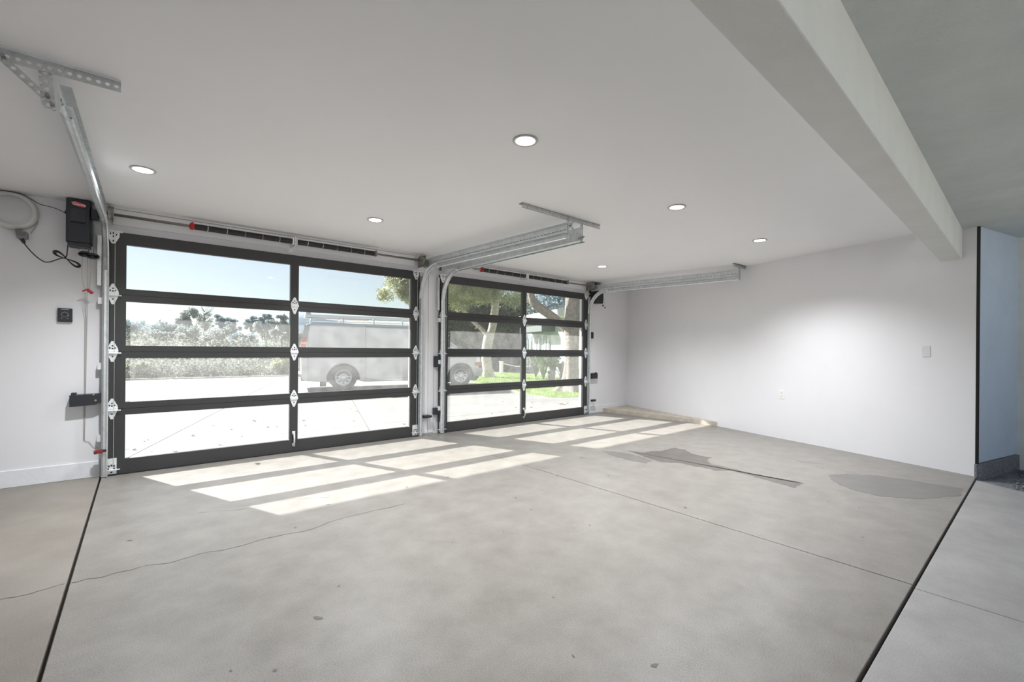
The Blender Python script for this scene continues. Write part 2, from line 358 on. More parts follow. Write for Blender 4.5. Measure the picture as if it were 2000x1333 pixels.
# dark expansion gap, outer stucco return and side wall
ex = rw(-5.105)
tag(MB().prism([(ex-.004, -5.105), (ex+.006, -5.128), (ex+.032, -5.128), (ex+.032, -5.10)], .0, H-.02).build('trim_3', M['slotdark']), 'dark open joint at the end of the white wall', 'trim', kind='structure')
tag(MB().prism([(ex+.032, -5.125), (7.80, -5.345), (7.95, -5.2), (7.1, -4.98), (ex+.03, -5.06)], .13, H).build('wall_rear', mat('sky_tinted_stucco', (.52, .61, .72), .8, var=.04, scale=3, bump=.3, bscale=90)), 'stucco return wall coloured with blue skylight beyond the white wall end', 'wall', kind='structure')  # blue skylight is put into this stucco's base colour
tag(MB().prism([(ex-.01, -5.115), (ex+.03, -5.15), (7.80, -5.37), (7.95, -5.2), (7.1, -4.98), (ex+.03, -5.06)], -.08, .125).build('baseboard_rear', M['gravel'], bevel=.008), 'rough dark concrete footing under the stucco return', 'footing', kind='structure')
tag(MB().box(7.80, 7.98, -9.2, -5.2, -.1, H).build('wall_side', M['stucco']), 'stucco side wall of the carport', 'wall', kind='structure')
# ceiling, beam, carport soffit
tag(MB().prism([(-3, .2), (-3, -4.90), (6.90, -4.74), (8.7, -4.74), (8.7, .2)], H, H+.12).build('ceiling', M['ceil']), 'smooth white garage ceiling', 'ceiling', kind='structure')
tag(MB().prism([(-3, -5.012), (6.95, -4.837), (6.97, -4.999), (-3, -5.176)], 2.15, H+.12).build('ceiling_beam', M['beam'], bevel=.006), 'deep grey beam crossing the mouth of the garage', 'beam', kind='structure')
tag(MB().prism([(-6, -5.10), (8.2, -4.90), (8.2, -6.3), (-6, -6.3)], 2.45, 2.62).build('ceiling', M['stucco']), 'grey stucco carport soffit overhead', 'ceiling', kind='structure')
# exterior eave over the doors
tag(MB().box(-3.4, 9.6, .2, 1.47, 2.50, 2.62).build('roof_eave', M['stucco']), 'flat roof overhang outside above the doors', 'eave', kind='structure')
tag(MB().prism([(7.57, .052), (7.72, -2.15), (rw(-2.15), -2.15), (rw(.052), .052)], -.01, .07).build('concrete_curb', M['curb'], bevel=.012), 'low wedge of rough brown concrete curb in the far corner', 'curb')

# ------------------------------------------------------------ garage doors
GZ = [(.145, .560), (.678, 1.093), (1.211, 1.626), (1.745, 2.16)]; SZ = [0, .62, 1.153, 1.687, 2.272]
GX = [(.461, 1.885), (1.973, 3.397)]
DEP = .045
def door(n, off, lab):
    d = empty('door_%d' % n, (off+1.93, 0, 0), lab, 'garage door', kind='structure')
    x0, x1 = off+.330, off+3.528
    for i in range(4):
        z0, z1 = SZ[i]+(.0015 if i else .012), SZ[i+1]-.0015
        gz0, gz1 = GZ[i]; m = MB()
        for a, b_ in ((x0, off+GX[0][0]), (off+GX[0][1], off+GX[1][0]), (off+GX[1][1], x1)): m.box(a, b_, 0, DEP, z0, z1)
        for a, b_ in GX:
            m.box(off+a, off+b_, 0, DEP, z0, gz0); m.box(off+a, off+b_, 0, DEP, gz1, z1)
        if i < 3: m.box(x0, x1, .012, .036, z1-.002, z1+.006)
        s = m.build('door_section', M['frame'], d)
        for a, b_ in GX:
            MB().box(off+a-.004, off+b_+.004, .026, .032, gz0-.004, gz1+.004).build('glass_pane', M['glass'], s)
    # weather seal
    MB().box(x0, x1, .004, .041, 0, .014).build('bottom_seal', M['black'], d)
    # hinges
    def hinge(x, z, edge):
        pl = [(-.008, .098), (.008, .098), (.039, .030), (.042, .004), (.040, -.012), (.009, -.094), (-.009, -.094), (-.040, -.012), (-.042, .004), (-.039, .030)]
        h = MB().prism([(x+a, z+c) for a, c in pl], -.006, -.0005, 'y'); h.box(x-.042, x+.042, -.020, -.004, z-.010, z+.012)
        ho = h.build('hinge', M['galvb'], d, bevel=.0015)
        bb = MB()
        for a, c in ((0, .055), (0, .03), (0, -.045), (-.018, .035), (.018, .035)): bb.box(x+a-.005, x+a+.005, -.009, -.005, z+c-.006, z+c+.006)
        bb.build('bolt', M['slotdark'], ho)
        if edge:
            e = x-.072*edge; MB().cyl((x+.062*edge, -.026, z-.012), (e, -.026, z-.012), .006, 8).build('roller_stem', M['galvb'], ho)
    for z in SZ[1:4]:
        hinge(off+.368, z, 1); hinge(off+1.929, z, 0); hinge(off+3.470, z, -1)
    for x, sg in ((off+.368, 1), (off+3.470, -1)):
        pl = [(-.045, .060), (.045, .060), (.042, .01), (.012, -.055), (-.012, -.055), (-.042, .01)]
        t = MB().prism([(x+a, 2.212+c) for a, c in pl], -.007, -.0005, 'y').box(x-.05, x+.065, -.035, -.002, 2.262, 2.276).build('top_bracket', M['galvb'], d, bevel=.0015)
        bb = MB()
        for a, c in ((-.02, .035), (0, .04), (.022, .03), (0, .012), (0, -.03)): bb.box(x+a-.0045, x+a+.0045, -.010, -.006, 2.212+c-.008, 2.212+c+.008)
        bb.build('bolt', M['slotdark'], t)
        MB().cyl((x+.05*sg, -.03, 2.27), (x-.07*sg, -.03, 2.27), .006, 8).build('roller_stem', M['galvb'], t)
        bo = MB().box(x-.040, x+.036, -.010, -.0005, .018, .162).build('bottom_bracket', M['galvb'], d, bevel=.0015)
        bb = MB()
        for a, c in ((0, .10), (-.018, .093), (.018, .093), (-.022, .068), (.02, .068), (0, .035)): bb.box(x+a-.006, x+a+.006, -.013, -.009, c-.007, c+.007)
        bb.build('bolt', M['slotdark'], bo)
        MB().cyl((x+.06*sg, -.024, .058), (x-.07*sg, -.024, .058), .006, 8).build('roller_stem', M['galvb'], bo)
    # lift handle
    xh = off+1.93
    MB().tube([(xh, -.002, .222), (xh, -.03, .215), (xh, -.038, .17), (xh, -.034, .12), (xh, -.012, .098), (xh, -.002, .09)], .009, 8).box(xh-.016, xh+.016, -.006, -.0005, .205, .245).box(xh-.014, xh+.014, -.006, -.0005, .07, .105).build('lift_handle', M['galvb'], d, smooth=True)
door(1, 0, 'left black-framed garage door with eight glass panes')
door(2, 3.524, 'right black-framed garage door with eight glass panes')

# ------------------------------------------------------------ tracks
def track(xv, xh, side, label, yend=-2.62, drop=False):
    # side = +1: door lies toward +X of the track, -1: toward -X
    t = empty('door_track', (xv, 0, 0), label, 'door track', 'galvanised door tracks beside the garage doors')
    rad = .40; zc = 1.90; yv = -.028; zh = zc+rad
    pts = []; nor = []; Z0 = .01
    seq = [Z0, .6, 1.2, zc]
    V = [(xv, yv, z) for z in seq]; VN = [(0, -1, 0)]*len(V)
    prof = [(0.020*side, -.030), (.026*side, -.034), (.028*side, -.024), (.0, -.022), (-.012*side, -.012), (-.014*side, .012), (.0, .022), (.026*side, .024), (.030*side, .030), (.024*side, .036), (.016*side, .033)]
    MB().sweep(prof, V, VN, (1, 0, 0)).build('vertical_track', M['galv'], t, solid=.003)
    C_ = []; CN = []
    for k in range(13):
        a = math.pi/2*k/12; C_.append((xv, yv-rad+rad*math.cos(a), zc+rad*math.sin(a))); CN.append((0, -math.cos(a), -math.sin(a)))
    MB().sweep(prof, C_, CN, (1, 0, 0)).build('curved_track', M['galv'], t, smooth=True, solid=.003)
    ys = yv-rad
    HP = [(xv, ys, zh), (xh, yend, zh)]
    MB().sweep(prof, HP, [(0, 0, -1)]*2, (1, 0, 0)).build('horizontal_track', M['galv'], t, solid=.003)
    # angle iron above the track, running on to the header
    dx = (xh-xv)/(ys-yend)
    xo = -.018*side
    def ang(y): return xv+(ys-y)*dx if y < ys else xv
    P = [(ang(y), y, 0) for y in (-.04, ys, yend)]
    vs = []; 
    for (x, y, _) in P: vs += [(x+xo, y, zh+.016), (x+xo, y, zh+.115), (x+xo+.045*side, y, zh+.115), (x+xo, y, zh+.016)]
    m = MB(); 
    for i in range(2):
        a = i*4; b_ = (i+1)*4
        m.add([vs[a], vs[a+1], vs[b_+1], vs[b_]], [(0, 1, 2, 3)]); m.add([vs[a+1], vs[a+2], vs[b_+2], vs[b_+1]], [(0, 1, 2, 3)])
    an = m.build('angle_iron', M['galv'], t, solid=.003)
    sl_ = MB(); y = -.16
    while y > yend+.05:
        x = ang(y)+xo+.0035*side; sl_.box(min(x, x+.001*side)-.0005, max(x, x+.001*side)+.0005, y-.022, y+.004, zh+.060, zh+.066)
        y -= .05
    sl_.build('slot', M['dgalv'], an)
    # brackets to the wall
    for z in (.36, 1.02, 1.62):
        MB().box(xv-.005-(.04 if side > 0 else -.01), xv+.005+(.04 if side < 0 else -.01), -.012, .058, z-.03, z+.03).build('wall_bracket', M['galvb'], t)
    xa = xv-.052*side; MB().box(min(xa, xa+.028*side), max(xa, xa+.028*side), .0, .05, 1.76, 2.22).build('flag_bracket', M['galv'], t)
    return t
track(.312, .285, 1, 'galvanised track left of the left door, curving to the ceiling')
track(3.545, 3.69, -1, 'galvanised track at the right side of the left door')
track(3.868, 3.905, 1, 'galvanised track at the left side of the right door')
track(7.075, 7.37, -1, 'galvanised track right of the right door, running beside the white wall')

def perforated(name, p0, p1, width, wdir, parent, thick=.003, pitch=.032):
    p0 = Vector(p0); p1 = Vector(p1); d = p1-p0; L = d.length; d.normalize(); wd = Vector(wdir).normalized(); wd = (wd-d*wd.dot(d)).normalized()
    n = max(1, int(L/pitch)); st = L/n; h = .009; vs = []; fs = []
    # ring of 8 around each hole, square cell
    m = MB()
    for i in range(n):
        c = p0+d*(st*(i+.5)); oc = []
        for k in range(8):
            a = math.pi/4*k+math.pi/8; oc.append(c+(d*math.cos(a)+wd*math.sin(a))*h)
        q = []
        for sx, sy in ((1, .4), (.4, 1), (-.4, 1), (-1, .4), (-1, -.4), (-.4, -1), (.4, -1), (1, -.4)):
            q.append(c+d*(sx*st/2)+wd*(sy*width/2))
        corners = [c+d*(st/2)+wd*(width/2), c-d*(st/2)+wd*(width/2), c-d*(st/2)-wd*(width/2), c+d*(st/2)-wd*(width/2)]
        vv = oc+q+corners
        m.add(vv, [(k, (k+1) % 8, 8+(k+1) % 8, 8+k) for k in range(8)]+[(8, 16, 9), (10, 17, 11), (12, 18, 13), (14, 19, 15)])
    return m.build(name, M['strut'], parent, solid=thick)
# left hanger
hb = empty('ceiling_hanger', (.26, -2.62, 2.4), 'perforated steel hanger holding the leftmost track to the ceiling, in the upper left corner', 'hanger bracket')
perforated('ceiling_strut', (-.10, -2.64, 2.462), (.485, -2.66, 2.462), .046, (0, 0, 1), hb)
perforated('upright_strut', (.225, -2.645, 2.455), (.240, -2.645, 2.28), .045, (1, 0, 0), hb)
perforated('diagonal_strut', (.09, -2.65, 2.455), (.225, -2.65, 2.33), .030, (1, 0, 1), hb)
MB().cyl((.235, -2.60, 2.335), (.235, -2.67, 2.335), .008, 8).cyl((.25, -2.60, 2.30), (.25, -2.67, 2.30), .008, 8).cyl((.10, -2.63, 2.455), (.10, -2.67, 2.455), .008, 8).build('bolt', M['dgalv'], hb)
MB().box(-.10, .485, -2.665, -2.625, 2.486, 2.4945).build('ceiling_flange', M['galv'], hb)
# centre hanger
hb = empty('ceiling_hanger', (3.7, -2.6, 2.4), 'long perforated steel hanger holding the two middle tracks to the ceiling', 'hanger bracket')
perforated('ceiling_strut', (3.127, -2.60, 2.470), (4.19, -2.60, 2.470), .040, (0, 0, 1), hb)
MB().box(3.127, 4.19, -2.60, -2.56, 2.487, 2.4945).build('ceiling_flange', M['dgalv'], hb)
perforated('upright_strut', (3.715, -2.605, 2.47), (3.715, -2.605, 2.27), .030, (1, 0, 0), hb)
perforated('upright_strut', (3.905, -2.605, 2.47), (3.905, -2.605, 2.27), .036, (1, 0, 0), hb)
perforated('diagonal_strut', (3.80, -2.605, 2.47), (3.725, -2.605, 2.40), .026, (1, 0, 1), hb)
perforated('diagonal_strut', (3.73, -2.61, 2.40), (3.89, -2.61, 2.31), .022, (1, 0, 1), hb)
MB().cyl((3.89, -2.58, 2.31), (3.89, -2.64, 2.31), .010, 8).cyl((3.72, -2.58, 2.395), (3.72, -2.64, 2.395), .008, 8).build('bolt', M['dgalv'], hb)
# right hanger
hb = empty('ceiling_hanger', (7.37, -2.62, 2.4), 'short perforated steel hanger at the end of the rightmost track', 'hanger bracket')
perforated('ceiling_strut', (7.20, -2.62, 2.470), (7.585, -2.62, 2.470), .040, (0, 0, 1), hb)
MB().box(7.20, 7.585, -2.64, -2.60, 2.487, 2.4945).build('ceiling_flange', M['dgalv'], hb)
perforated('upright_strut', (7.385, -2.625, 2.47), (7.385, -2.625, 2.27), .034, (1, 0, 0), hb)
perforated('diagonal_strut', (7.31, -2.63, 2.47), (7.385, -2.63, 2.36), .026, (1, 0, 1), hb)

# ------------------------------------------------------------ torsion spring assemblies
def torsion(xl, xr, s0, s1, xc, lab):
    y, z = -.10, 2.405
    t = empty('torsion_spring_assembly', ((xl+xr)/2, y, z), lab, 'spring shaft')
    MB().cyl((xl-.03, y, z), (xr+.03, y, z), .0127, 12).build('torsion_shaft', M['dgalv'], t, smooth=True)
    for a, b_ in ((s0, xc-.03), (xc+.03, s1)):
        n = int((b_-a)/.02); m = MB(); pr = [(.024, 0)]
        L = b_-a; nr = 64; prof = []
        for i in range(nr): prof += [(.0275, L*i/nr), (.0305, L*(i+.5)/nr)]
        prof.append((.0275, L))
        sp = m.lathe(prof, (a, y, z), (1, 0, 0), 16).build('spring', M['blackm'], t, smooth=True)
        mk = MB()
        for k in range(5):
            xx = a+L*(k+.6)/5.4; mk.lathe([(.0312, 0), (.0312, .008)], (xx, y, z), (1, .25, 0), 14)
        mk.build('chalk_mark', M['mark'], sp)
    for x, m_ in ((s0-.02, M['red']), (s1+.02, M['dgalv'])):
        MB().lathe([(.020, -.022), (.034, -.012), (.030, .014), (.026, .022)], (x, y, z), (1, 0, 0), 16).box(x-.008, x+.008, y-.042, y+.012, z-.034, z+.034).build('winding_cone', m_, t)
    MB().box(xc-.004, xc+.004, y-.035, .058, z-.05, z+.05).box(xc-.025, xc+.025, .05, .059, z-.10, z+.085).box(xc-.024, xc-.012, y-.034, y+.03, z-.036, z+.036).box(xc+.012, xc+.024, y-.034, y+.03, z-.036, z+.036).build('centre_bracket', M['galvb'], t)
    for x in (xl, xr):
        dr = MB().lathe([(.060, 0), (.064, .004), (.058, .008), (.058, .034), (.064, .038), (.050, .042)], (x-.02, y, z+.008), (1, 0, 0), 24).build('cable_drum', M['dgalv'], t, smooth=True)
        MB().box(x+(.026 if x > xc else -.032), x+(.032 if x > xc else -.026), y-.055, .058, z-.075, z+.07).build('end_bearing_plate', M['dgalv'], t)
    # two lift cables beside the tracks
    for x, sg in ((xl+.03, 1), (xr-.025, -1)):
        MB().tube([(x, y+.062, z), (x, -.036, 2.2), (x, -.034, .10)], .0018, 5).build('lift_cable', M['galv'], t)
    return t
torsion(.352, 3.50, .975, 2.825, 1.897, 'black torsion spring on its shaft above the left door')
torsion(3.900, 7.03, 4.52, 6.34, 5.401, 'black torsion spring on its shaft above the right door')
# header ledger strips behind the shafts
for x0, x1, n, nm in ((.36, 3.47, 4, 'left'), (3.92, 6.98, 5, 'right')):
    tag(MB().box(x0, x1, .040, WY0, 2.345, 2.49).build('trim_%d' % n, M['wall'], bevel=.004), 'flat white header board behind the spring shaft of the %s door' % nm, 'trim', kind='structure')

# ------------------------------------------------------------ openers and wall gear
def opener(x0, x1, z0, z1, lab, logo=True, full_=True):
    t = empty('door_opener', ((x0+x1)/2, .04, z0), lab, 'door opener')
    h = MB().prism([(x0, .055), (x0, -.105), (x0+.012, -.125), (x1-.012, -.125), (x1, -.105), (x1, .055)], z0+.03, z1).box(x0+.012, x1-.008, -.115, .05, z0, z0+.03)
    h.build('housing', M['black'], t, bevel=.004)
    w_ = x1-x0
    cv = MB().box(x0+.18*w_, x1-.2*w_, -.131, -.124, z1-.20, z1-.085).build('lamp_cover', mat('black_cover', (.03, .034, .04), .3), t, bevel=.003)
    MB().box(x0+.2*w_, x1-.22*w_, -.134, -.126, z1-.209, z1-.203).build('cover_lip', M['slotdark'], t)
    MB().cyl((x0-.012, -.04, z1-.11), (x0, -.04, z1-.11), .014, 10).build('knob', M['black'], t)
    MB().box(x1, x1+.045, -.135, -.05, z1-.15, z1-.07).cyl((x1, -.10, z1-.11), (x1+.09, -.10, z1-.11), .022, 12).build('drive_collar', M['black'], t)
    if logo:
        c = (x0+.5*w_, z1-.045)
        lg = MB().prism([(c[0]+.047*math.cos(a*math.pi/12), c[1]+.019*math.sin(a*math.pi/12)-.01*math.cos(a*math.pi/12)) for a in range(24)], -.1275, -.1245, 'y').build('badge', M['logo'], t)
        cu = bpy.data.curves.new('lettering', 'FONT'); cu.body = 'Genie'; cu.size = .036; cu.align_x = 'CENTER'; cu.align_y = 'CENTER'; cu.shear = .3; cu.extrude = .0006; cu.offset = .0006
        tmp = bpy.data.objects.new('lettering', cu); COL.objects.link(tmp)
        me = bpy.data.meshes.new_from_object(tmp.evaluated_get(bpy.context.evaluated_depsgraph_get())); bpy.data.objects.remove(tmp)
        o = bpy.data.objects.new('lettering', me); me.materials.clear(); me.materials.append(M['white']); COL.objects.link(o)
        o.parent = lg; o.matrix_world = Matrix.Translation((c[0], -.1285, c[1])) @ Matrix.Rotation(math.radians(5), 4, 'Y') @ Matrix.Rotation(math.pi/2, 4, 'X')
    return t
bpy.context.view_layer.update()
op1 = opener(.063, .226, 2.082, 2.487, 'black wall-mounted door opener left of the left door, with a red badge')
op2 = opener(7.135, 7.36, 2.10, 2.462, 'black wall-mounted door opener right of the right door, behind the track', logo=False)
# cords of the left opener
cd = empty('power_cord', (-.2, -.02, 2.1), 'black power cord looping from the grey outlet box to the left opener', 'cord')
def curve(pts, n=6):
    P = [Vector(p) for p in pts]; out = []
    for i in range(len(P)-1):
        a = P[max(i-1, 0)]; b_ = P[i]; c = P[i+1]; d = P[min(i+2, len(P)-1)]
        for k in range(n):
            t = k/n; out.append(.5*((2*b_)+(c-a)*t+(2*a-5*b_+4*c-d)*t*t+(3*b_-a-3*c+d)*t**3))
    return out+[P[-1]]
MB().tube(curve([(-.198, -.02, 2.075), (-.15, -.03, 2.00), (-.095, -.03, 1.94), (-.05, -.03, 1.925), (.02, -.03, 1.965), (.06, -.035, 1.985), (.068, -.04, 2.04), (.072, -.04, 2.09)]), .0045).build('cable', M['black'], cd, smooth=True)
co_ = MB()
for k in range(4):
    cx, cz, ph = (.068, 1.965, k)
    pts = []
    for i in range(25):
        a = 2*math.pi*i/24; L_ = .085+.006*k; wv = .012+.003*k
        u_ = L_*math.sin(a); v_ = wv*math.sin(2*a)
        an_ = math.radians(-35); pts.append((cx+u_*math.cos(an_)-v_*math.sin(an_)*1, -.04-.004*k, cz+u_*math.sin(an_)+v_*math.cos(an_)))
    co_.tube(pts, .0035, 5)
co_.build('coiled_slack', M['black'], cd, smooth=True)
MB().cyl((-.205, -.03, 2.10), (-.190, -.035, 2.065), .016, 10, .010).build('plug', M['black'], cd)
ob = empty('outlet_box', (-.21, .05, 2.13), 'small grey outlet box on the wall below the white dome', 'outlet box')
MB().prism([(-.242, 2.172), (-.178, 2.166), (-.176, 2.118), (-.205, 2.095), (-.236, 2.108)], -.04, .057, 'y').build('box', M['greybox'], ob, bevel=.003)
MB().box(-.235, -.185, -.046, -.040, 2.125, 2.160).build('outlet_face', mat('grey_face', (.15, .15, .155), .5), ob)
dm = empty('wall_dome', (-.27, .06, 2.35), 'round cream dome fixture with a wide rim, cut by the left edge', 'wall fixture')
MB().lathe([(.155, 0), (.157, .05), (.150, .075), (.132, .085), (.128, .080)], (-.27, .057, 2.335), (0, -1, 0), 48).build('rim', M['cream'], dm, smooth=True)
MB().lathe([(.1275, .07), (.120, .083), (.09, .092), (.05, .097), (.01, .098)], (-.27, .057, 2.335), (0, -1, 0), 48).build('face', M['dome'], dm, smooth=True)
tag(MB().tube(curve([(-.36, -.06, 2.475), (-.22, -.065, 2.47), (-.15, -.06, 2.44), (-.10, -.055, 2.41), (-.03, -.05, 2.40), (.02, -.05, 2.385), (.062, -.05, 2.36)]), .003).build('low_voltage_wire', M['black'], smooth=True), 'thin black wire running over the dome to the left opener', 'wire')
tag(MB().tube(curve([(-.13, .03, 2.31), (-.125, .045, 2.26), (-.15, .05, 2.20), (-.165, .05, 2.165)]), .0035).build('pale_conduit', M['cord'], smooth=True), 'pale cord between the dome and the grey outlet box', 'cord')
# release cord and red handle
rc = empty('release_cord', (.2, -.06, 1.7), 'pale release cord with a red handle hanging under the left opener', 'release cord')
MB().tube(curve([(.172, -.07, 2.10), (.165, -.07, 1.9), (.172, -.07, 1.76), (.195, -.07, 1.70)]), .0022).tube([(.200, -.07, 2.10), (.200, -.07, 1.70)], .0022).tube([(.212, -.07, 2.10), (.210, -.07, 1.70)], .0022).tube(curve([(.225, -.06, 2.10), (.222, -.06, 1.9), (.215, -.07, 1.70)]), .0022).build('cord', M['cord'], rc, smooth=True)
MB().tube(curve([(.168, -.07, 1.690), (.20, -.07, 1.705), (.235, -.07, 1.675)]), [.006]*6+[.013]*6+[.007], 8).build('handle', M['red'], rc, smooth=True)
cw = empty('coiled_wire', (.2, -.06, 2.02), 'bundle of black low-voltage wire coiled under the left opener', 'wire')
b1 = MB()
for k in range(5):
    for cx in (.185, .235):
        b1.tube([(cx+(.030+.002*k)*math.cos(a*math.pi/8), -.065-.006*k+.01*math.sin(a), 2.018-(cx-.185)*.2+(.010+.002*k)*math.sin(a*math.pi/8)) for a in range(17)], .009, 6)
b1.build('wire_coil', M['black'], cw, smooth=True)
MB().tube(curve([(.15, -.06, 2.055), (.135, -.06, 2.065), (.14, -.06, 2.09), (.16, -.06, 2.085), (.165, -.06, 2.06)]), .002).tube([(.205, -.06, 2.09), (.205, -.06, 2.02)], .003).tube([(.24, -.06, 2.30), (.238, -.06, 2.15), (.236, -.06, 2.02)], .0025).build('wire_lead', M['dgalv'], cw, smooth=True)
sw = empty('sensor_wire', (.19, .05, 1.0), 'thin pair of pale wires down the wall left of the left door', 'wire')
MB().tube([(.186, -.06, 1.69), (.182, .04, 1.45), (.179, .052, .80), (.176, .052, .345)], .0025).build('wire', M['cord'], sw)
MB().tube([(.198, -.06, 1.69), (.192, .045, 1.45), (.186, .053, .80), (.182, .053, .345)], .0025).tube(curve([(.18, .053, .34), (.21, .052, .33), (.235, .05, .29), (.27, .05, .265)]), .002).build('wire', M['cord'], sw)
sx = empty('safety_sensor', (.285, -.03, .25), 'dark red safety sensor low beside the left door\'s left track', 'sensor')
MB().box(.262, .312, -.085, -.040, .235, .262).cyl((.250, -.062, .244), (.275, -.062, .246), .018, 12).build('sensor_body', mat('dark_red', (.20, .02, .02), .4), sx, bevel=.003)
MB().box(.30, .335, -.075, -.05, .243, .262).build('sensor_lens', M['black'], sx)
lk = empty('side_lock', (.19, .0, .72), 'black powered side lock left of the left door', 'lock')
MB().prism([(.088, .662), (.255, .672), (.298, .695), (.298, .775), (.265, .771), (.088, .765)], -.035, .056, 'y').build('body', M['black'], lk, bevel=.003)
MB().box(.098, .130, -.03, .04, .766, .786).build('cap', M['black'], lk)
MB().cyl((.245, -.04, .765), (.245, -.03, .765), .007, 8).cyl((.258, -.04, .712), (.258, -.03, .712), .008, 8).build('screw', mat('brass_screw', (.5, .3, .2), .4, .6), lk)
wc = empty('wall_control', (.05, .05, 1.47), 'small black door control panel on the wall left of the left door', 'control panel')
MB().box(.004, .097, .030, .059, 1.417, 1.538).build('panel', M['black'], wc, bevel=.004)
MB().lathe([(.020, 0), (.023, .004), (.020, .006)], (.050, .031, 1.482), (0, -1, 0), 20, closed=True).box(.026, .075, .0285, .0298, 1.524, 1.530).box(.026, .033, .0285, .0298, 1.445, 1.453).box(.064, .070, .0285, .0298, 1.444, 1.452).box(.069, .074, .0285, .0298, 1.471, 1.476).build('button', mat('button_grey', (.35, .36, .38), .5), wc)
# gear on the centre pier
tag(MB().box(3.775, 3.86, -.01, .058, .95, 1.105).build('side_lock', M['black'], bevel=.004), 'black lock box on the pier between the doors, upper one', 'lock')
tag(MB().box(3.765, 3.855, -.01, .058, .272, .368).build('side_lock', M['black'], bevel=.004), 'black box low on the pier between the doors', 'lock')
tag(MB().box(3.585, 3.69, -.055, .04, .245, .280).cyl((3.69, -.03, .262), (3.71, -.03, .262), .016, 10).build('safety_sensor', M['black'], bevel=.002), 'black safety sensor low on the pier by the left door', 'sensor')
# gear right of the right door
tag(MB().box(7.175, 7.245, .02, .058, 1.435, 1.555).build('wall_control', M['black'], bevel=.004), 'small black door control panel right of the right door', 'control panel')
tag(MB().box(7.15, 7.34, -.01, .058, .665, .770).box(7.30, 7.32, -.005, .03, .770, .785).build('side_lock', M['black'], bevel=.004), 'black powered side lock right of the right door', 'lock')
tag(MB().box(7.125, 7.235, -.055, -.02, .235, .275).box(7.235, 7.25, -.05, .05, .245, .265).build('safety_sensor', M['black'], bevel=.002), 'black safety sensor low beside the right door\'s right track', 'sensor')
rr = empty('release_cord', (7.42, -.07, 2.1), 'short release cord with knots hanging under the right opener', 'release cord')
MB().tube([(7.38, -.08, 2.28), (7.385, -.08, 2.07)], .002).tube(curve([(7.40, -.08, 2.28), (7.43, -.08, 2.15), (7.45, -.08, 2.03)]), .002).build('cord', M['cord'], rr)
M['knot'] = mat('brown_knot', (.12, .04, .035), .6)
MB().box(7.375, 7.41, -.09, -.07, 2.055, 2.085).build('handle', M['knot'], rr, bevel=.004); MB().box(7.44, 7.455, -.09, -.07, 2.02, 2.05).build('knot', M['knot'], rr, bevel=.004)

# plates on the right wall
Nw = Vector((-math.cos(WA), math.sin(WA), 0)); Tw = Vector((-math.sin(WA), -math.cos(WA), 0))
def onwall(Yc, z, hw, hh, th):
    c = Vector((rw(Yc), Yc, z)); m = MB(); vs = []
    for d in (-.002, th):
        for a, b_ in ((-hw, -hh), (hw, -hh), (hw, hh), (-hw, hh)): vs.append(c+Tw*a+Nw*d+Vector((0, 0, b_)))
    return m.add(vs, [(0, 1, 2, 3), (4, 5, 6, 7), (0, 1, 5, 4), (1, 2, 6, 5), (2, 3, 7, 6), (3, 0, 4, 7)])
tag(onwall(-4.732, 1.222, .036, .058, .006).build('blank_plate', M['plate'], bevel=.003), 'blank grey-white cover plate on the right wall near its outer end', 'cover plate')
ou = empty('wall_outlet', (rw(-3.193), -3.193, .613), 'white double power outlet low on the right wall', 'outlet')
onwall(-3.193, .613, .036, .058, .006).build('cover_plate', M['white'], ou, bevel=.002)
m = MB()
for dz in (.022, -.022):
    for dy in (-.009, .009):
        c = Vector((rw(-3.193), -3.193, .613+dz))+Tw*dy+Nw*.0065; m.add([c+Tw*-.002+Vector((0,0,-.006)), c+Tw*.002+Vector((0,0,-.006)), c+Tw*.002+Vector((0,0,.006)), c+Tw*-.002+Vector((0,0,.006))], [(0,1,2,3)])
    c = Vector((rw(-3.193), -3.193, .613+dz-.012))+Nw*.0065; m.add([c+Tw*-.003, c+Tw*.003, c+Tw*.003+Vector((0,0,.005)), c+Tw*-.003+Vector((0,0,.005))], [(0,1,2,3)])
m.build('socket_slots', M['slotdark'], ou)

# ------------------------------------------------------------ downlights
spots_ = [(.572, -1.326, 'round recessed downlight at the left, above the left door\'s left side'), (2.365, -1.24, 'round recessed downlight above the middle of the left door'),
    (2.381, -3.487, 'round recessed downlight, largest and nearest, in the middle of the ceiling'), (4.246, -3.424, 'round recessed downlight right of the middle hanger'),
    (6.054, -3.419, 'round recessed downlight furthest right, above the right wall'), (5.984, -1.186, 'round recessed downlight, smallest, above the right door')]
for x, y, lab in spots_:
    d = empty('downlight', (x, y, H), lab, 'ceiling light', 'recessed ceiling downlights')
    MB().lathe([(.058, -.001), (.077, -.001), (.079, -.004), (.074, -.009), (.060, -.007)], (x, y, H), (0, 0, 1), 32, closed=True).build('trim_ring', M['lamptrim'], d, smooth=True)
    pl = bpy.data.lights.new('downlight_bulb', 'SPOT'); pl.energy = LAMP; pl.spot_size = math.radians(135); pl.spot_blend = .9; pl.shadow_soft_size = .05; pl.color = (.955, .975, 1.0)
    po = bpy.data.objects.new('downlight_bulb', pl); COL.objects.link(po); po.location = (x, y, H-.02); po.parent = d; po.matrix_parent_inverse = Matrix.Translation(d.location).inverted()
    MB().lathe([(.060, -.006), (.030, -.0065), (.001, -.0065)], (x, y, H), (0, 0, 1), 32).build('diffuser', M['lampemit'], d)

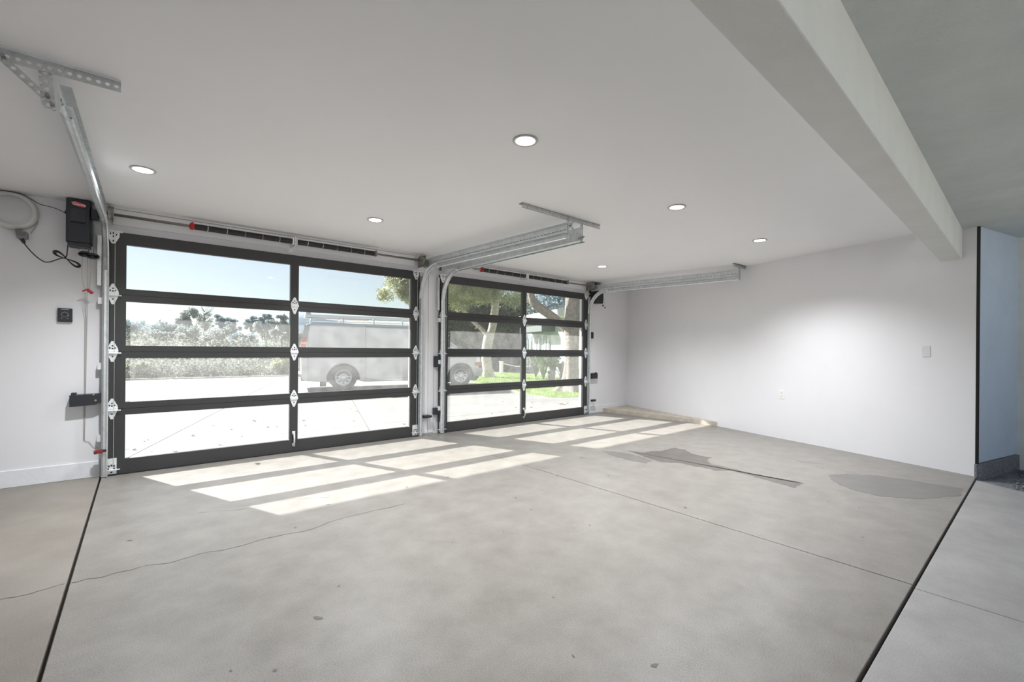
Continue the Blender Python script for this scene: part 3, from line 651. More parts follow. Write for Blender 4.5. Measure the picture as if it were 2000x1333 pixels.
# ------------------------------------------------------------ the van
van = empty('van', (5.05, 7.35, 0), 'white cargo van with a roof rack parked on the driveway', 'van')
vu = Vector((3.47, -.85, 0)).normalized(); vn = Vector((-vu.y, vu.x, 0))   # along, and away from the garage
VM = Matrix(((vu.x, vn.x, 0, 5.05), (vu.y, vn.y, 0, 7.35), (0, 0, 1, -.012), (0, 0, 0, 1)))
W = 1.95
def arc(cx, cz, r, a0, a1, n=14): return [(cx+r*math.cos(math.radians(a0+(a1-a0)*i/n)), cz+r*math.sin(math.radians(a0+(a1-a0)*i/n))) for i in range(n+1)]
low = [(-1.10, .40), (-1.02, .30), (-.50, .27)]+arc(0, .33, .45, 188, -8)+[(.60, .25), (3.05, .25)]+arc(3.55, .33, .45, 190, -4)+[(4.05, .40), (4.16, .55), (4.17, .95), (4.10, 1.02), (3.85, 1.13), (3.42, 1.24), (-1.12, 1.24)]
def vprism(poly, t0=0, t1=W, tum=None, name='body', m='vanpaint', bevel=0, parent=van, smooth=False):
    n = len(poly); vs = []
    for sgn, t in ((0, t0), (1, t1)):
        for s_, z in poly:
            q = 0 if tum is None or z <= 1.25 else (z-1.25)*tum
            vs.append((s_, t+(q if sgn == 0 else -q), z))
    b = MB().add(vs, [tuple(range(n))[::-1], tuple(range(n, 2*n))]+[(i, (i+1) % n, n+(i+1) % n, n+i) for i in range(n)]).xf(VM)
    return b.build(name, M[m], parent, bevel=bevel, smooth=smooth)
vprism(low, bevel=.035)
vprism([(-1.12, 1.235), (-1.02, 1.80), (-.96, 1.90), (-.80, 1.94), (2.30, 1.94), (2.52, 1.88), (3.40, 1.235)], 0, W, tum=.16, name='upper_body', bevel=.03)
vprism([(-1.0, .42), (-1.0, .62), (4.05, .62), (4.0, .42)], .06, W-.06, name='underbody', m='under')
vprism([(-.52, .3), (-.52, .8), (.52, .8), (.52, .3)], .10, W-.10, name='wheel_well', m='under')
vprism([(3.03, .3), (3.03, .8), (4.05, .8), (4.05, .3)], .10, W-.10, name='wheel_well', m='under')
# doors seams
m = MB()
for s_ in (-.93, .602, 1.87, 2.02, 3.10):
    z1 = 1.25 if s_ > 3 else 1.86; m.box(s_-.006, s_+.006, -.004, .004, .30 if s_ not in (3.10,) else .78, 1.24)
    if s_ < 3: m.add([(s_-.006, -.004, 1.24), (s_+.006, -.004, 1.24), (s_+.006, .092, 1.84), (s_-.006, .092, 1.84)], [(0, 1, 2, 3)])
m.box(.602, 1.87, -.004, .003, .345, .355)
m.xf(VM).build('panel_seam', M['bumper'], van)
m = MB().add([(.6, .088, 1.855), (1.9, .088, 1.855), (1.9, .094, 1.868), (.6, .094, 1.868)], [(0, 1, 2, 3)]).xf(VM); m.build('door_rail', M['bumper'], van)
m = MB(); k1 = (1.30-1.25)*.16-.004; k2 = (1.80-1.25)*.16-.004
m.add([(2.12, k1, 1.30), (3.08, k1, 1.30), (2.62, k2, 1.78), (2.12, k2, 1.80)], [(0, 1, 2, 3)]); m.add([(2.12, k1, 1.30), (3.08, k1, 1.30), (2.62, k2, 1.78), (2.12, k2, 1.80)], [(3, 2, 1, 0)])
m.xf(VM).build('side_window', M['vanglass'], van, solid=.004)
MB().add([(3.37, .14, 1.27), (3.37, W-.14, 1.27), (2.57, W-.2, 1.86), (2.57, .2, 1.86)], [(0, 1, 2, 3)]).xf(Matrix.Translation((vu*.012)+Vector((0, 0, .012))) @ VM).build('windscreen', M['vanglass'], van, solid=.004)
MB().tube([(3.40, .01, 1.27), (2.56, .10, 1.87)], .028, 8).xf(VM).build('windscreen_pillar', M['vanpaint'], van, smooth=True)
for t in (.12, 1.0):
    MB().add([(-1.125, t+.06, 1.32), (-1.125, t+.76, 1.32), (-1.035, t+.72, 1.76), (-1.035, t+.10, 1.76)], [(0, 1, 2, 3)]).xf(VM).build('rear_window', M['vanglass'], van, solid=.006)
# rear lamp
def lampz(z0, z1, nm, mm):
    def P(z): return -1.118+(z-1.24)*.165, (max(0, z-1.25))*.16
    a, ta = P(z0); c, tc = P(z1)
    MB().add([(a-.01, ta-.012, z0), (a+.125, ta-.012, z0), (c+.125, tc-.012, z1), (c-.01, tc-.012, z1), (a-.01, ta+.10, z0), (a+.125, ta+.10, z0), (c+.125, tc+.10, z1), (c-.01, tc+.10, z1)],
      [(0,1,2,3),(4,5,6,7),(0,1,5,4),(1,2,6,5),(2,3,7,6),(3,0,4,7)]).xf(VM).build(nm, M[mm], van)
lampz(1.18, 1.33, 'tail_lamp', 'tail'); lampz(1.33, 1.385, 'reverse_lens', 'tailband'); lampz(1.385, 1.50, 'tail_lamp', 'tail'); lampz(1.50, 1.86, 'corner_trim', 'taildark')
vprism([(-1.32, .44), (-1.30, .50), (-1.0, .50), (-1.0, .30), (-1.10, .30), (-1.12, .42)], .02, W-.02, name='rear_bumper', m='bumper', bevel=.01)
vprism([(3.98, .36), (3.99, .62), (4.30, .62), (4.31, .50), (4.24, .34)], .0, W, name='front_bumper', m='bumper', bevel=.02)
vprism([(4.02, .34), (4.22, .34), (4.10, .20), (4.02, .20)], .1, W-.1, name='air_dam', m='under')
vprism([(4.12, .66), (4.20, .66), (4.20, .98), (4.12, .98)], .20, W-.20, name='grille', m='under')
for t0 in (-.01, W-.19):
    vprism([(4.02, .80), (4.215, .80), (4.20, .98), (4.06, .98)], t0, t0+.20, name='headlamp', m='rim', bevel=.01)
    vprism([(4.03, .70), (4.225, .70), (4.225, .80), (4.03, .80)], t0-.004, t0+.204, name='turn_signal', m='amber', bevel=.008)
MB().box(3.02, 3.10, -.22, -.02, 1.28, 1.50).xf(VM).build('wing_mirror', M['under'], van, bevel=.02)
MB().box(-.62, -.46, .05, .12, .14, .27).cyl((-.55, .08, .25), (-.30, .1, .30), .02, 8).xf(VM).build('exhaust_hanger', M['under'], van)
tw = None
for s_ in (0, 3.55):
    for t0, sg in ((.03, -1), (W-.03, 1)):
        c = VM @ Vector((s_, t0, .372)); ax = vn*(sg)
        b = MB().lathe([(.225, -.20), (.30, -.21), (.355, -.195), (.372, -.15), (.372, -.05), (.355, -.012), (.30, 0), (.225, -.01)], c, ax, 36, closed=True)
        ty = b.build('tyre', M['tyre'], van, smooth=True)
        rm = MB().lathe([(.228, -.06), (.228, -.008), (.214, -.004), (.205, -.03), (.185, -.045), (.11, -.028), (.085, -.02), (.085, .005), (.055, .018), (.01, .02)], c, ax, 36).build('wheel_rim', M['rim'], van, smooth=True)
        hl = MB(); a_ = ax.orthogonal().normalized(); b_ = ax.cross(a_)
        for k in range(8):
            an = 2*math.pi*k/8; e = a_*math.cos(an)+b_*math.sin(an); f_ = b_*math.cos(an)-a_*math.sin(an); q = c+ax*-.028+e*.150
            hl.add([q+f_*.034*math.cos(j*math.pi/4)+e*.021*math.sin(j*math.pi/4) for j in range(8)], [tuple(range(8))])
        for k in range(8):
            an = 2*math.pi*(k+.5)/8; e = a_*math.cos(an)+b_*math.sin(an); q = c+e*.068; hl.cyl(q+ax*-.01, q+ax*.014, .009, 6)
        hl.build('rim_opening', M['under'], rm)
# roof rack
m = MB()
for t in (.16, W-.16): m.tube([(-.95, t, 2.07), (2.3, t, 2.07)], .016, 6)
m.xf(VM).build('rack_rail', M['rack'], van)
for s_ in (-.85, .0, .85, 1.7, 2.25):
    MB().tube([(s_, .14, 1.93), (s_, .16, 2.09), (s_, W-.16, 2.09), (s_, W-.14, 1.93)], .015, 6).xf(VM).build('rack_crossbar', M['rack'], van)
ld = empty('ladder', (5.3, 8, 2.1), 'metal ladder lying on the van\'s roof rack', 'ladder')
MB().box(-1.0, 2.4, .35, .385, 2.105, 2.18).box(-1.0, 2.4, .80, .835, 2.105, 2.18).xf(VM).build('ladder_rail', M['rack'], ld)
for k in range(11): MB().box(-.9+.3*k, -.86+.3*k, .385, .80, 2.13, 2.155).xf(VM).build('rung', M['rack'], ld)
tag(MB().box(-.4, .7, 1.1, 1.25, 2.105, 2.145).box(-.2, .9, 1.27, 1.40, 2.105, 2.14).xf(VM).build('timber_boards', M['timber']), 'pale timber boards stacked on the van roof rack', 'boards')
tag(MB().cyl((-.92, .9, 2.105), (-.92, .9, 2.33), .12, 14, .05).xf(VM).build('traffic_cone', M['rack']), 'pale cone standing on the rear of the van roof', 'cone')

# ------------------------------------------------------------ vegetation helpers
def leafmesh(name, blobs, n, size, m, parent=None, shell=.5, flat=1.0, clump=0):
    bl = np.array(blobs, float); vol = bl[:, 3]*bl[:, 4]*bl[:, 5]; pr = vol**.8; pr /= pr.sum()
    idx = rng.choice(len(bl), n, p=pr); d = rng.normal(size=(n, 3)); d /= np.linalg.norm(d, axis=1)[:, None]
    rr = rng.uniform(0, 1, n)**shell
    c = bl[idx, :3]+d*bl[idx, 3:6]*rr[:, None]
    if clump:
        k = rng.integers(0, max(1, n//clump), n); off = rng.normal(size=(n, 3))*size*1.2; c = c[k]+off
    s = size*rng.uniform(.6, 1.4, n)
    a = rng.normal(size=(n, 3)); a /= np.linalg.norm(a, axis=1)[:, None]
    b = rng.normal(size=(n, 3)); b -= a*(a*b).sum(1)[:, None]; b /= np.linalg.norm(b, axis=1)[:, None]
    v = np.empty((n, 4, 3)); v[:, 0] = c-a*s[:, None]; v[:, 1] = c-b*s[:, None]*.45; v[:, 2] = c+a*s[:, None]; v[:, 3] = c+b*s[:, None]*.45
    me = bpy.data.meshes.new(name); me.vertices.add(4*n); me.vertices.foreach_set('co', v.reshape(-1))
    me.loops.add(4*n); me.loops.foreach_set('vertex_index', np.arange(4*n, dtype=np.int32))
    me.polygons.add(n); me.polygons.foreach_set('loop_start', np.arange(0, 4*n, 4, dtype=np.int32)); me.polygons.foreach_set('loop_total', np.full(n, 4, np.int32))
    me.update(); me.validate(); me.materials.append(m)
    o = bpy.data.objects.new(name, me); COL.objects.link(o); o['kind'] = 'stuff'
    if parent is not None:
        o.parent = parent; o.matrix_parent_inverse = Matrix.Translation(parent.location).inverted()
    return o
def rblobs(c, r, n, br, zf=.8):
    out = []
    for _ in range(n):
        d = np.array([random.gauss(0, 1) for _ in range(3)]); d /= np.linalg.norm(d); q = random.uniform(.3, 1)
        out.append((c[0]+d[0]*r[0]*q, c[1]+d[1]*r[1]*q, c[2]+d[2]*r[2]*q, br*random.uniform(.6, 1.3), br*random.uniform(.6, 1.3), br*zf*random.uniform(.6, 1.2)))
    return out

# distant scrub and trees beyond the fence
sb = []
for i in range(170):
    y = random.uniform(17, 50); x = -3+y*random.uniform(-.05, .42)+random.uniform(0, 2); hgt = random.uniform(.35, 1.1)*(.7+y/32)
    sb.append((x, y, -.1+hgt*.3, random.uniform(1, 2.6), random.uniform(1, 2), hgt))
ss = leafmesh('wild_scrub', sb, 110000, .07, M['scrub'], shell=.6); tag(ss, 'tangle of dry grey-green scrub covering the slope beyond the fence', 'scrub', kind='stuff')
sb = [(random.uniform(.0, 9.5), random.uniform(16.6, 18.5), .05, random.uniform(.5, 1.1), .5, random.uniform(.25, .6)) for _ in range(40)]
s2 = leafmesh('fence_grass', sb, 14000, .06, M['scrub'], shell=.7); tag(s2, 'low dry grass and weeds growing behind the wire fence', 'grass', kind='stuff')
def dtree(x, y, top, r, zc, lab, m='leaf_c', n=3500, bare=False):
    t = empty('tree', (x, y, -.2), lab, 'tree', 'trees on the skyline beyond the fence')
    MB().tube([(x, y, -.2), (x+.1, y, zc*.6), (x, y, top-r*.4)], [r*.12, r*.08, r*.03], 6).build('trunk', M['bark2'], t)
    if bare:
        b = MB()
        for k in range(40):
            a = random.uniform(0, 6.28); z = random.uniform(zc-r*.6, top-.3); L_ = r*random.uniform(.5, 1)
            b.tube([(x, y, z), (x+L_*.5*math.cos(a), y+L_*.5*math.sin(a), z+.3*L_), (x+L_*.8*math.cos(a), y+L_*.8*math.sin(a), z+.9*L_)], [.035, .02, .01], 4)
        o = b.build('branch', M['leaf_c'], t); n = n//3
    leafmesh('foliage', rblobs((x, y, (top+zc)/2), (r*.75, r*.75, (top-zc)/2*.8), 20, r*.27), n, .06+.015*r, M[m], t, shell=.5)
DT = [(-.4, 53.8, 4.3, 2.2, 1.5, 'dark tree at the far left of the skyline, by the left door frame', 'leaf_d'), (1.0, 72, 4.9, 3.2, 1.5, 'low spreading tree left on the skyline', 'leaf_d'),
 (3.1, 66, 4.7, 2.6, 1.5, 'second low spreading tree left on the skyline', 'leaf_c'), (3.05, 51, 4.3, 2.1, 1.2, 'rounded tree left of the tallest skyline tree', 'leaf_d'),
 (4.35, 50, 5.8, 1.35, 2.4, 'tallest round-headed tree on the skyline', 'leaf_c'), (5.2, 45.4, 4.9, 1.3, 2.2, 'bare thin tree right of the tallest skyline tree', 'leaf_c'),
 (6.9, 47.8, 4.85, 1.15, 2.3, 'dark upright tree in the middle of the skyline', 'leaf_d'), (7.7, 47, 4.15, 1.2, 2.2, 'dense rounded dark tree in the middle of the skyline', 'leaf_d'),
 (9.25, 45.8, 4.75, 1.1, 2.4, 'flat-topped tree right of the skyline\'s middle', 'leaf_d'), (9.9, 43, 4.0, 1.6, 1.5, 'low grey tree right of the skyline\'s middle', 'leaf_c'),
 (9.2, 39.4, 4.55, .9, 2.2, 'pointed conifer tinted blue for haze on the skyline', 'leaf_d'), (8.3, 29.7, 3.80, 1.15, 1.6, 'broad leafy tree by the middle stile of the left door', 'leaf_c'), (9.1, 28.8, 3.1, 1.2, .8, 'shorter leafy tree right of the broad one', 'leaf_c'),
 (2.2, 40, 2.9, 1.9, .6, 'low grey bush-like tree in front of the skyline, left', 'leaf_c'), (5.4, 37, 3.0, 1.8, .6, 'low grey bush-like tree in front of the skyline, middle', 'leaf_c'), (7.2, 38, 3.0, 1.7, .6, 'low tree tinted blue-grey for haze in front of the skyline, right', 'leaf_d'), (4.0, 44, 3.6, 2.0, .6, 'pale bushy tree below the tallest skyline tree', 'leaf_c')]
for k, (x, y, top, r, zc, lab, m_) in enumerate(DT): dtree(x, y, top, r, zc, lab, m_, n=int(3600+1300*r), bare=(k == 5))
# far grey outbuilding
fb = empty('outbuilding', (3.2, 31, -.2), 'pale low outbuilding half hidden beyond the fence', 'building')
MB().box(2.62, 3.15, 31.2, 33, -.2, .75).build('wall_panel', M['hwhite'], fb); MB().box(3.17, 3.75, 31.0, 33, -.15, .75).build('wall_panel', M['hblue'], fb)
fb = empty('outbuilding', (6.5, 28.5, -.2), 'pale low building behind the shrub near the van\'s rear', 'building')
MB().box(6.15, 6.35, 28.5, 30, -.2, .8).build('wall_panel', M['hwhite'], fb); MB().box(6.6, 8.2, 28.7, 30, 0, .8).build('wall_panel', M['hwhite'], fb); MB().box(6.33, 6.85, 28.3, 28.6, -.1, .25).build('crate', M['hdark'], fb)
# shrubs behind the fence near the van
for x, y, r, z, lab in ((5.75, 16.9, .55, .45, 'yellow-green shrub behind the fence near the van\'s rear'), (.55, 17.0, .35, .5, 'yellow-green shrub behind the fence at the left door frame')):
    t = empty('shrub', (x, y, -.2), lab, 'shrub'); MB().tube([(x, y, -.2), (x+.02, y, z)], [.03, .012], 5).build('stem', M['bark2'], t)
    leafmesh('foliage', rblobs((x, y, z), (r, r*.6, r*.8), 8, r*.45), 2200, .05, M['leaf_a'], t)
# hill
def hill():
    b = MB(); n = 30; vs = []; fs = []
    for i in range(n+1):
        t = i/n; x = 48+t*115; y = 275-t*75; hgt = 21*math.exp(-((t-.22)/.42)**2)+4+2.0*math.sin(t*9)
        if t < .12: hgt *= (t/.12)**.7
        vs += [(x, y, -.3), (x+4, y+14, hgt*.7), (x+8, y+40, hgt), (x+16, y+90, -.3)]
    for i in range(n):
        for k in range(3): fs.append((i*4+k, i*4+k+1, i*4+k+5, i*4+k+4))
    return b.add(vs, fs)
tag(hill().build('hill', M['hill'], smooth=True), 'hillside coloured in blue haze far beyond the van', 'hill', kind='structure')

# wire fence
fe = empty('wire_fence', (4, 15.9, 0), 'low welded wire fence along the far edge of the driveway', 'fence')
FA, FB_ = Vector((-1.0, 16.15, 0)), Vector((10.2, 15.45, 0))
for k in range(9):
    p = FA+(FB_-FA)*k/8; MB().cyl(p+Vector((0, 0, -.2)), p+Vector((0, 0, 1.12)), .018, 8).build('post', M['fence'], fe)
m = MB()
for k in range(12): m.tube([FA+Vector((0, 0, .05+k*.095)), FB_+Vector((0, 0, .05+k*.095))], .0016, 3)
for k in range(180):
    p = FA+(FB_-FA)*k/179; m.tube([p+Vector((0, 0, .02)), p+Vector((0, 0, 1.10))], .0016, 3)
o = m.build('wire_mesh', M['fence'], fe); o['kind'] = 'stuff'
tag(MB().prism([(-1.2, 15.98), (10.2, 15.28), (10.2, 15.5), (-1.2, 16.2)], -.2, .02).build('fence_kerb', M['curb']), 'low brown kerb under the wire fence', 'kerb')

# ------------------------------------------------------------ lawn
lawn = [(9.62, .9), (9.57, 2.11), (9.48, 2.33), (8.93, 2.41), (8.69, 2.73), (8.72, 3.36), (8.9, 3.94), (9.42, 5.43), (10.02, 7.35), (10.15, 8.51), (10.2, 15.3), (20, 16), (20, .9)]
lw = MB().prism(lawn, -.19, -.002).build('lawn', M['grass']); tag(lw, 'green lawn right of the driveway', 'lawn', kind='stuff')
def inpoly(x, y, P):
    c = False; j = len(P)-1
    for i in range(len(P)):
        if (P[i][1] > y) != (P[j][1] > y) and x < (P[j][0]-P[i][0])*(y-P[i][1])/(P[j][1]-P[i][1])+P[i][0]: c = not c
        j = i
    return c
vs = []; fs = []; k = 0
while k < 30000:
    x = random.uniform(8.6, 15); y = random.uniform(1.8, 12)
    if not inpoly(x, y, lawn): continue
    a = random.uniform(0, 6.28); h_ = random.uniform(.03, .07); b_ = len(vs); dx, dy = .008*math.cos(a), .008*math.sin(a); lx = random.uniform(-.02, .02); ly = random.uniform(-.02, .02)
    vs += [(x-dx, y-dy, -.003), (x+dx, y+dy, -.003), (x+lx, y+ly, h_)]; fs.append((b_, b_+1, b_+2)); k += 1
o = MB().add(vs, fs); me = bpy.data.meshes.new('grass_blades'); me.from_pydata(vs, [], fs); me.materials.append(M['blade'])
o = bpy.data.objects.new('grass_blades', me); COL.objects.link(o); o.parent = lw; o['kind'] = 'stuff'

# forked tree
ft = empty('tree', (12.0, 9.75, 0), 'forked pale-barked tree on the lawn in front of the van\'s nose', 'tree')
MB().tube(curve([(12.28, 10.04, -.05), (12.22, 10.06, .25), (12.15, 10.1, .9), (12.2, 10.08, 1.5), (12.30, 10.06, 1.95)], 4), [.34]+[.26]*4+[.22]*12, 12).build('trunk', M['bark'], ft, smooth=True)
MB().tube(curve([(12.22, 10.05, 1.75), (11.95, 10.2, 2.1), (11.5, 10.4, 2.55), (11.1, 10.6, 3.2), (10.7, 10.7, 4.1)], 4), .085, 8).build('branch', M['bark'], ft, smooth=True)
MB().tube(curve([(12.3, 10.05, 1.8), (12.42, 10.0, 2.3), (12.5, 9.95, 3.1), (12.4, 9.8, 4.2)], 4), .17, 8).build('branch', M['bark'], ft, smooth=True)
MB().tube(curve([(12.5, 9.95, 3.0), (12.0, 9.8, 3.6), (11.2, 9.6, 4.4)], 4), .06, 6).tube(curve([(11.95, 10.2, 2.1), (11.7, 10.15, 2.15), (11.55, 10.1, 2.1)], 3), .025, 5).build('branch', M['bark'], ft, smooth=True)
cb = rblobs((10.4, 10.6, 4.1), (2.0, 1.6, .95), 26, .62)+rblobs((12.2, 9.6, 4.4), (1.6, 1.5, 1.2), 18, .65)+[(8.55, 11.5, 3.75, .45, .5, .35), (8.2, 11.7, 3.35, .4, .4, .3), (8.35, 11.6, 4.35, .35, .4, .35), (9.1, 11.0, 3.3, .55, .6, .4), (9.9, 10.8, 3.05, .6, .6, .3), (9.0, 11.1, 4.3, .6, .6, .6), (11.0, 10.4, 3.05, .5, .5, .3), (13.0, 9.2, 3.4, .6, .5, .4), (8.7, 11.35, 5.2, .6, .6, .6)]
cb += rblobs((8.75, 11.3, 3.9), (.75, .5, .75), 26, .26)+rblobs((8.15, 11.7, 3.45), (.35, .3, .3), 10, .18)+rblobs((9.6, 10.9, 3.6), (.9, .5, .8), 20, .35)
cb += rblobs((11.0, 10.0, 3.45), (1.9, 1.3, .35), 22, .42)
leafmesh('foliage', cb, 60000, .045, M['leaf_a'], ft, shell=.55)
# big trunk near the right door
bt = empty('tree', (10.5, 3.6, 0), 'huge grey-brown tree trunk standing on the lawn just outside the right door', 'tree')
def bigtrunk():
    b = MB(); c0 = Vector((10.42, 3.52, 0)); n = 36; prof = [(-.05, .52), (.06, .44), (.18, .34), (.4, .25), (.8, .21), (1.4, .20), (1.8, .24), (2.2, .24), (2.8, .22), (3.6, .21), (4.6, .20)]
    vs = []; fs = []
    for j, (z, r) in enumerate(prof):
        for i in range(n):
            a = 2*math.pi*i/n; fl_ = 1+(.16*math.sin(a*5+1)+.10*math.sin(a*9+2))*max(.15, 1-z*1.3)+.03*math.sin(a*17+z*3)
            vs.append((c0.x+r*fl_*math.cos(a)+z*.03, c0.y+r*fl_*math.sin(a)+z*.01, z))
    for j in range(len(prof)-1):
        for i in range(n): fs.append((j*n+i, j*n+(i+1) % n, (j+1)*n+(i+1) % n, (j+1)*n+i))
    return b.add(vs, fs)
bigtrunk().build('trunk', M['bark2'], bt, smooth=True)
MB().tube(curve([(10.50, 3.55, 1.60), (10.40, 3.85, 1.95), (10.20, 4.20, 2.28), (9.85, 4.50, 2.62), (9.75, 4.6, 3.0), (9.7, 4.6, 3.9)], 4), [.13]*6+[.14]*8+[.11]*7, 12).build('branch', M['bark2'], bt, smooth=True)
leafmesh('foliage', rblobs((10.9, 4.6, 4.6), (2.2, 1.8, .6), 22, .6)+[(11.0, 4.6, 3.35, .5, .5, .25), (11.6, 3.6, 3.3, .3, .4, .3), (10.6, 5.2, 3.3, .5, .5, .22)], 9000, .07, M['fresh'], bt)
# dark hedge behind
hd = []
for i in range(60):
    t = random.uniform(0, 1); hd.append((14.1+t*3.8, 17.7-t*3.1+random.uniform(-.4, .4), random.uniform(.2, 4.2), random.uniform(.8, 1.3), random.uniform(.5, .9), random.uniform(.6, 1.0)))
he = empty('hedge', (15, 16.5, 0), 'tall dark evergreen hedge behind the forked tree', 'hedge')
leafmesh('foliage', hd, 34000, .075, M['leaf_b'], he, shell=.6)
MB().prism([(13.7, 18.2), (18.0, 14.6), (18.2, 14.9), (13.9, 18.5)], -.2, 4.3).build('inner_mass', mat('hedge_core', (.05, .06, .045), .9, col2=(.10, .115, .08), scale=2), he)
# grey wall behind the big trunk
tag(MB().prism([(11.3, .95), (11.95, 3.85), (12.1, 3.85), (11.45, .95)], -.05, 3.3).build('garden_wall', mat('grey_garden_wall', (.30, .30, .30), .9, var=.08, scale=2)), 'plain grey garden wall in shade behind the huge trunk', 'wall')

t = empty('tree', (23, 15, 0), 'dense dark tree rising behind the low white house', 'tree')
MB().tube([(23, 15, -.1), (23, 15.2, 3), (23.1, 15, 6)], [.3, .22, .1], 8).build('trunk', M['bark2'], t)
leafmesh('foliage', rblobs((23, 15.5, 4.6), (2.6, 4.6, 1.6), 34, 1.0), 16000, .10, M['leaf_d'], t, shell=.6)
# low house beyond
hs = empty('house', (16, 10.5, 0), 'low white modern house with a dark clerestory beyond the lawn', 'house')
ha = Vector((15.08, 8.38, 0)); hv = (Vector((16.84, 12.78, 0))-ha).normalized(); hn = Vector((hv.y, -hv.x, 0))
HM = Matrix(((hv.x, hn.x, 0, ha.x), (hv.y, hn.y, 0, ha.y), (0, 0, 1, 0), (0, 0, 0, 1)))
MB().prism([(-4, 2.62), (5.3, 2.70), (5.3, 2.98), (-4, 2.96)], -.6, 4.5, 'y').xf(HM).build('roof', M['hwhite'], hs)
MB().box(-4, 5.3, .05, 4.2, -.1, 2.66).xf(HM).build('wall_panel', M['hblue'], hs)
MB().box(.9, 4.0, -.62, .2, 2.08, 2.38).xf(HM).build('fascia_box', M['hdark'], hs, bevel=.01)
for k in range(3):
    x = 1.4+k*1.25
    wd_ = MB().box(x, x+.84, .0, .055, .15, 1.95).xf(HM).build('window', M['hglass'], hs)
    MB().prism([(x+.08, .2), (x+.30, .2), (x+.22, 1.85), (x+.06, 1.7)], -.03, -.015, 'y').prism([(x+.45, .2), (x+.70, .2), (x+.62, 1.5), (x+.48, 1.85)], -.03, -.015, 'y').xf(HM).build('pane_reflection', M['pane_reflection'], wd_)  # slanted white slips paint reflections onto the window panes
# planting in front of the house
def plant(x, y, h_, n, lab, m='fresh', spread=.5):
    t = empty('leafy_plant', (x, y, 0), lab, 'plant'); b = MB()
    for k in range(n):
        a = random.uniform(0, 6.28); r_ = spread*random.uniform(.3, 1); z = h_*random.uniform(.6, 1.05); wv = .03
        dx, dy = math.cos(a), math.sin(a); p = [(0, 0), (r_*.35, z*.7), (r_*.75, z), (r_, z*.86)]
        vs = []
        for (rr_, zz), ww in zip(p, (.3, 1, .9, .1)): vs += [(x+dx*rr_-dy*wv*ww, y+dy*rr_+dx*wv*ww, zz), (x+dx*rr_+dy*wv*ww, y+dy*rr_-dx*wv*ww, zz)]
        b.add(vs, [(0, 1, 3, 2), (2, 3, 5, 4), (4, 5, 7, 6)])
    b.build('fronds', M[m], t); MB().cyl((x, y, -.02), (x, y, h_*.4), .03, 6).build('stem', M['bark2'], t); return t
plant(12.75, 6.6, 1.15, 90, 'tall green fronded plant beside the small pot')
plant(13.2, 7.6, 1.0, 70, 'green fronded plant left of the tall one, before the house', spread=.6)
plant(13.7, 8.6, 1.0, 60, 'leftmost green plant before the white house', 'leaf_b', .6)
plant(12.2, 5.6, .8, 40, 'low green plant at the foot of the huge trunk', 'leaf_a', .5)
pt = empty('plant_pot', (12.26, 6.19, 0), 'small clay pot on the lawn left of the huge trunk', 'pot')
MB().lathe([(.10, 0), (.13, .24), (.145, .24), (.145, .28), (.12, .28), (.11, .22)], (12.26, 6.19, -.005), (0, 0, 1), 16).build('pot_body', M['pot'], pt)
leafmesh('foliage', [(12.26, 6.19, .36, .16, .16, .12)], 260, .04, M['leaf_a'], pt)
gp = empty('garden_post', (14.95, 12.57, 0), 'short white post on the lawn right of the forked tree', 'post')
MB().box(14.88, 15.02, 12.5, 12.64, -.05, .58).build('post_body', M['post'], gp); MB().box(14.86, 15.04, 12.48, 12.66, .58, .62).build('cap', M['post'], gp)
tag(MB().tube(curve([(15.0, 12.5, .5), (15.5, 12.0, .36), (16.1, 11.5, .38), (16.6, 11.1, .5)]), .02, 6).build('chain', M['post']), 'pale chain hanging from the white post', 'chain')

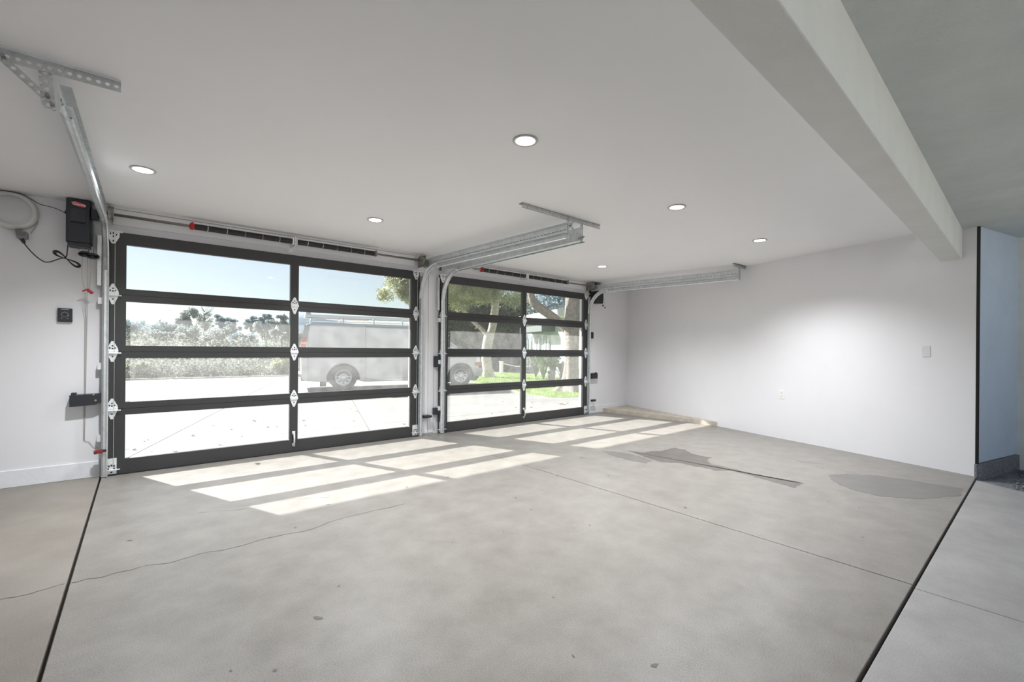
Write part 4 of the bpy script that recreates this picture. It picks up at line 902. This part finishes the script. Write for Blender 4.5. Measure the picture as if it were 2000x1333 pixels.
# ------------------------------------------------------------ fallen leaves
def leaf(x, y, m, r, lab, grp, z=-.011):
    a = random.uniform(0, 6.28); b = MB(); pts = [(-1, 0, .1), (-.3, .45, .35), (.4, .35, .2), (1, 0, .5), (.4, -.4, .45), (-.3, -.45, .15), (0, 0, .05)]
    vs = []
    for u_, v_, w_ in pts: vs.append((x+r*(u_*math.cos(a)-v_*math.sin(a)), y+r*(u_*math.sin(a)+v_*math.cos(a)), z+r*w_*.9))
    o = b.add(vs, [(6, 0, 1), (6, 1, 2), (6, 2, 3), (6, 3, 4), (6, 4, 5), (6, 5, 0)]).build('dry_leaf', m, solid=.001); tag(o, lab, 'leaf', grp)
def ordlab(pts, where):
    nm = ['first', 'second', 'third', 'fourth', 'fifth', 'sixth', 'seventh', 'eighth', 'ninth', 'tenth', 'eleventh', 'twelfth', 'last']
    def pu(p): d = Vector((p[0]-.5646, p[1]+5.5567, 0)); return d.dot(R0)/d.dot(F)
    q = sorted(pts, key=pu); return [(p[0], p[1], 'dry brown leaf on the driveway, %s from left %s' % (nm[i], where)) for i, p in enumerate(q)]
for x, y, lab in ordlab([[.52,1.3],[.62,1.84],[.66,1.93],[.68,1.06],[1.13,1.92],[1.44,2.68],[1.61,2.16],[1.64,1.49],[2.02,2.8],[2.07,2.03],[2.18,2.01],[1.34,1.01],[.88,.9]], "in the left door's left half"):
    leaf(x, y, M['deadleaf'], random.uniform(.022, .04), lab, 'dry leaves outside the left half of the left door')
for x, y, lab in ordlab([[2.67,2.39],[2.55,1.84],[3.86,3.47],[3.78,2.96],[3.31,1.84],[3.83,1.07]], "in the left door's right half"):
    leaf(x, y, M['deadleaf'], random.uniform(.022, .04), lab, 'dry leaves outside the right half of the left door')
for x, y, lab in ordlab([[7.55,2.07],[6.91,1.41],[8.05,1.45],[7.83,.96],[7.09,2.6],[6.62,1.57],[8.19,3.46],[5.71,1.2],[4.91,.86]], 'through the right door'):
    leaf(x, y, M['deadleaf'], random.uniform(.02, .045), lab, 'dry leaves outside the right door')
for x, y, lab in ((7.85, 1.46, 'larger orange leaf on the driveway outside the right door, upper of two'), (7.80, 1.33, 'larger orange leaf on the driveway outside the right door, lower of two')): leaf(x, y, M['redleaf'], .07, lab, 'orange leaves outside the right door')
leaf(1.503, -.343, M['deadleaf'], .03, 'small dark leaf on the sunlit garage floor inside the left door', 'leaves inside the garage', z=.001)
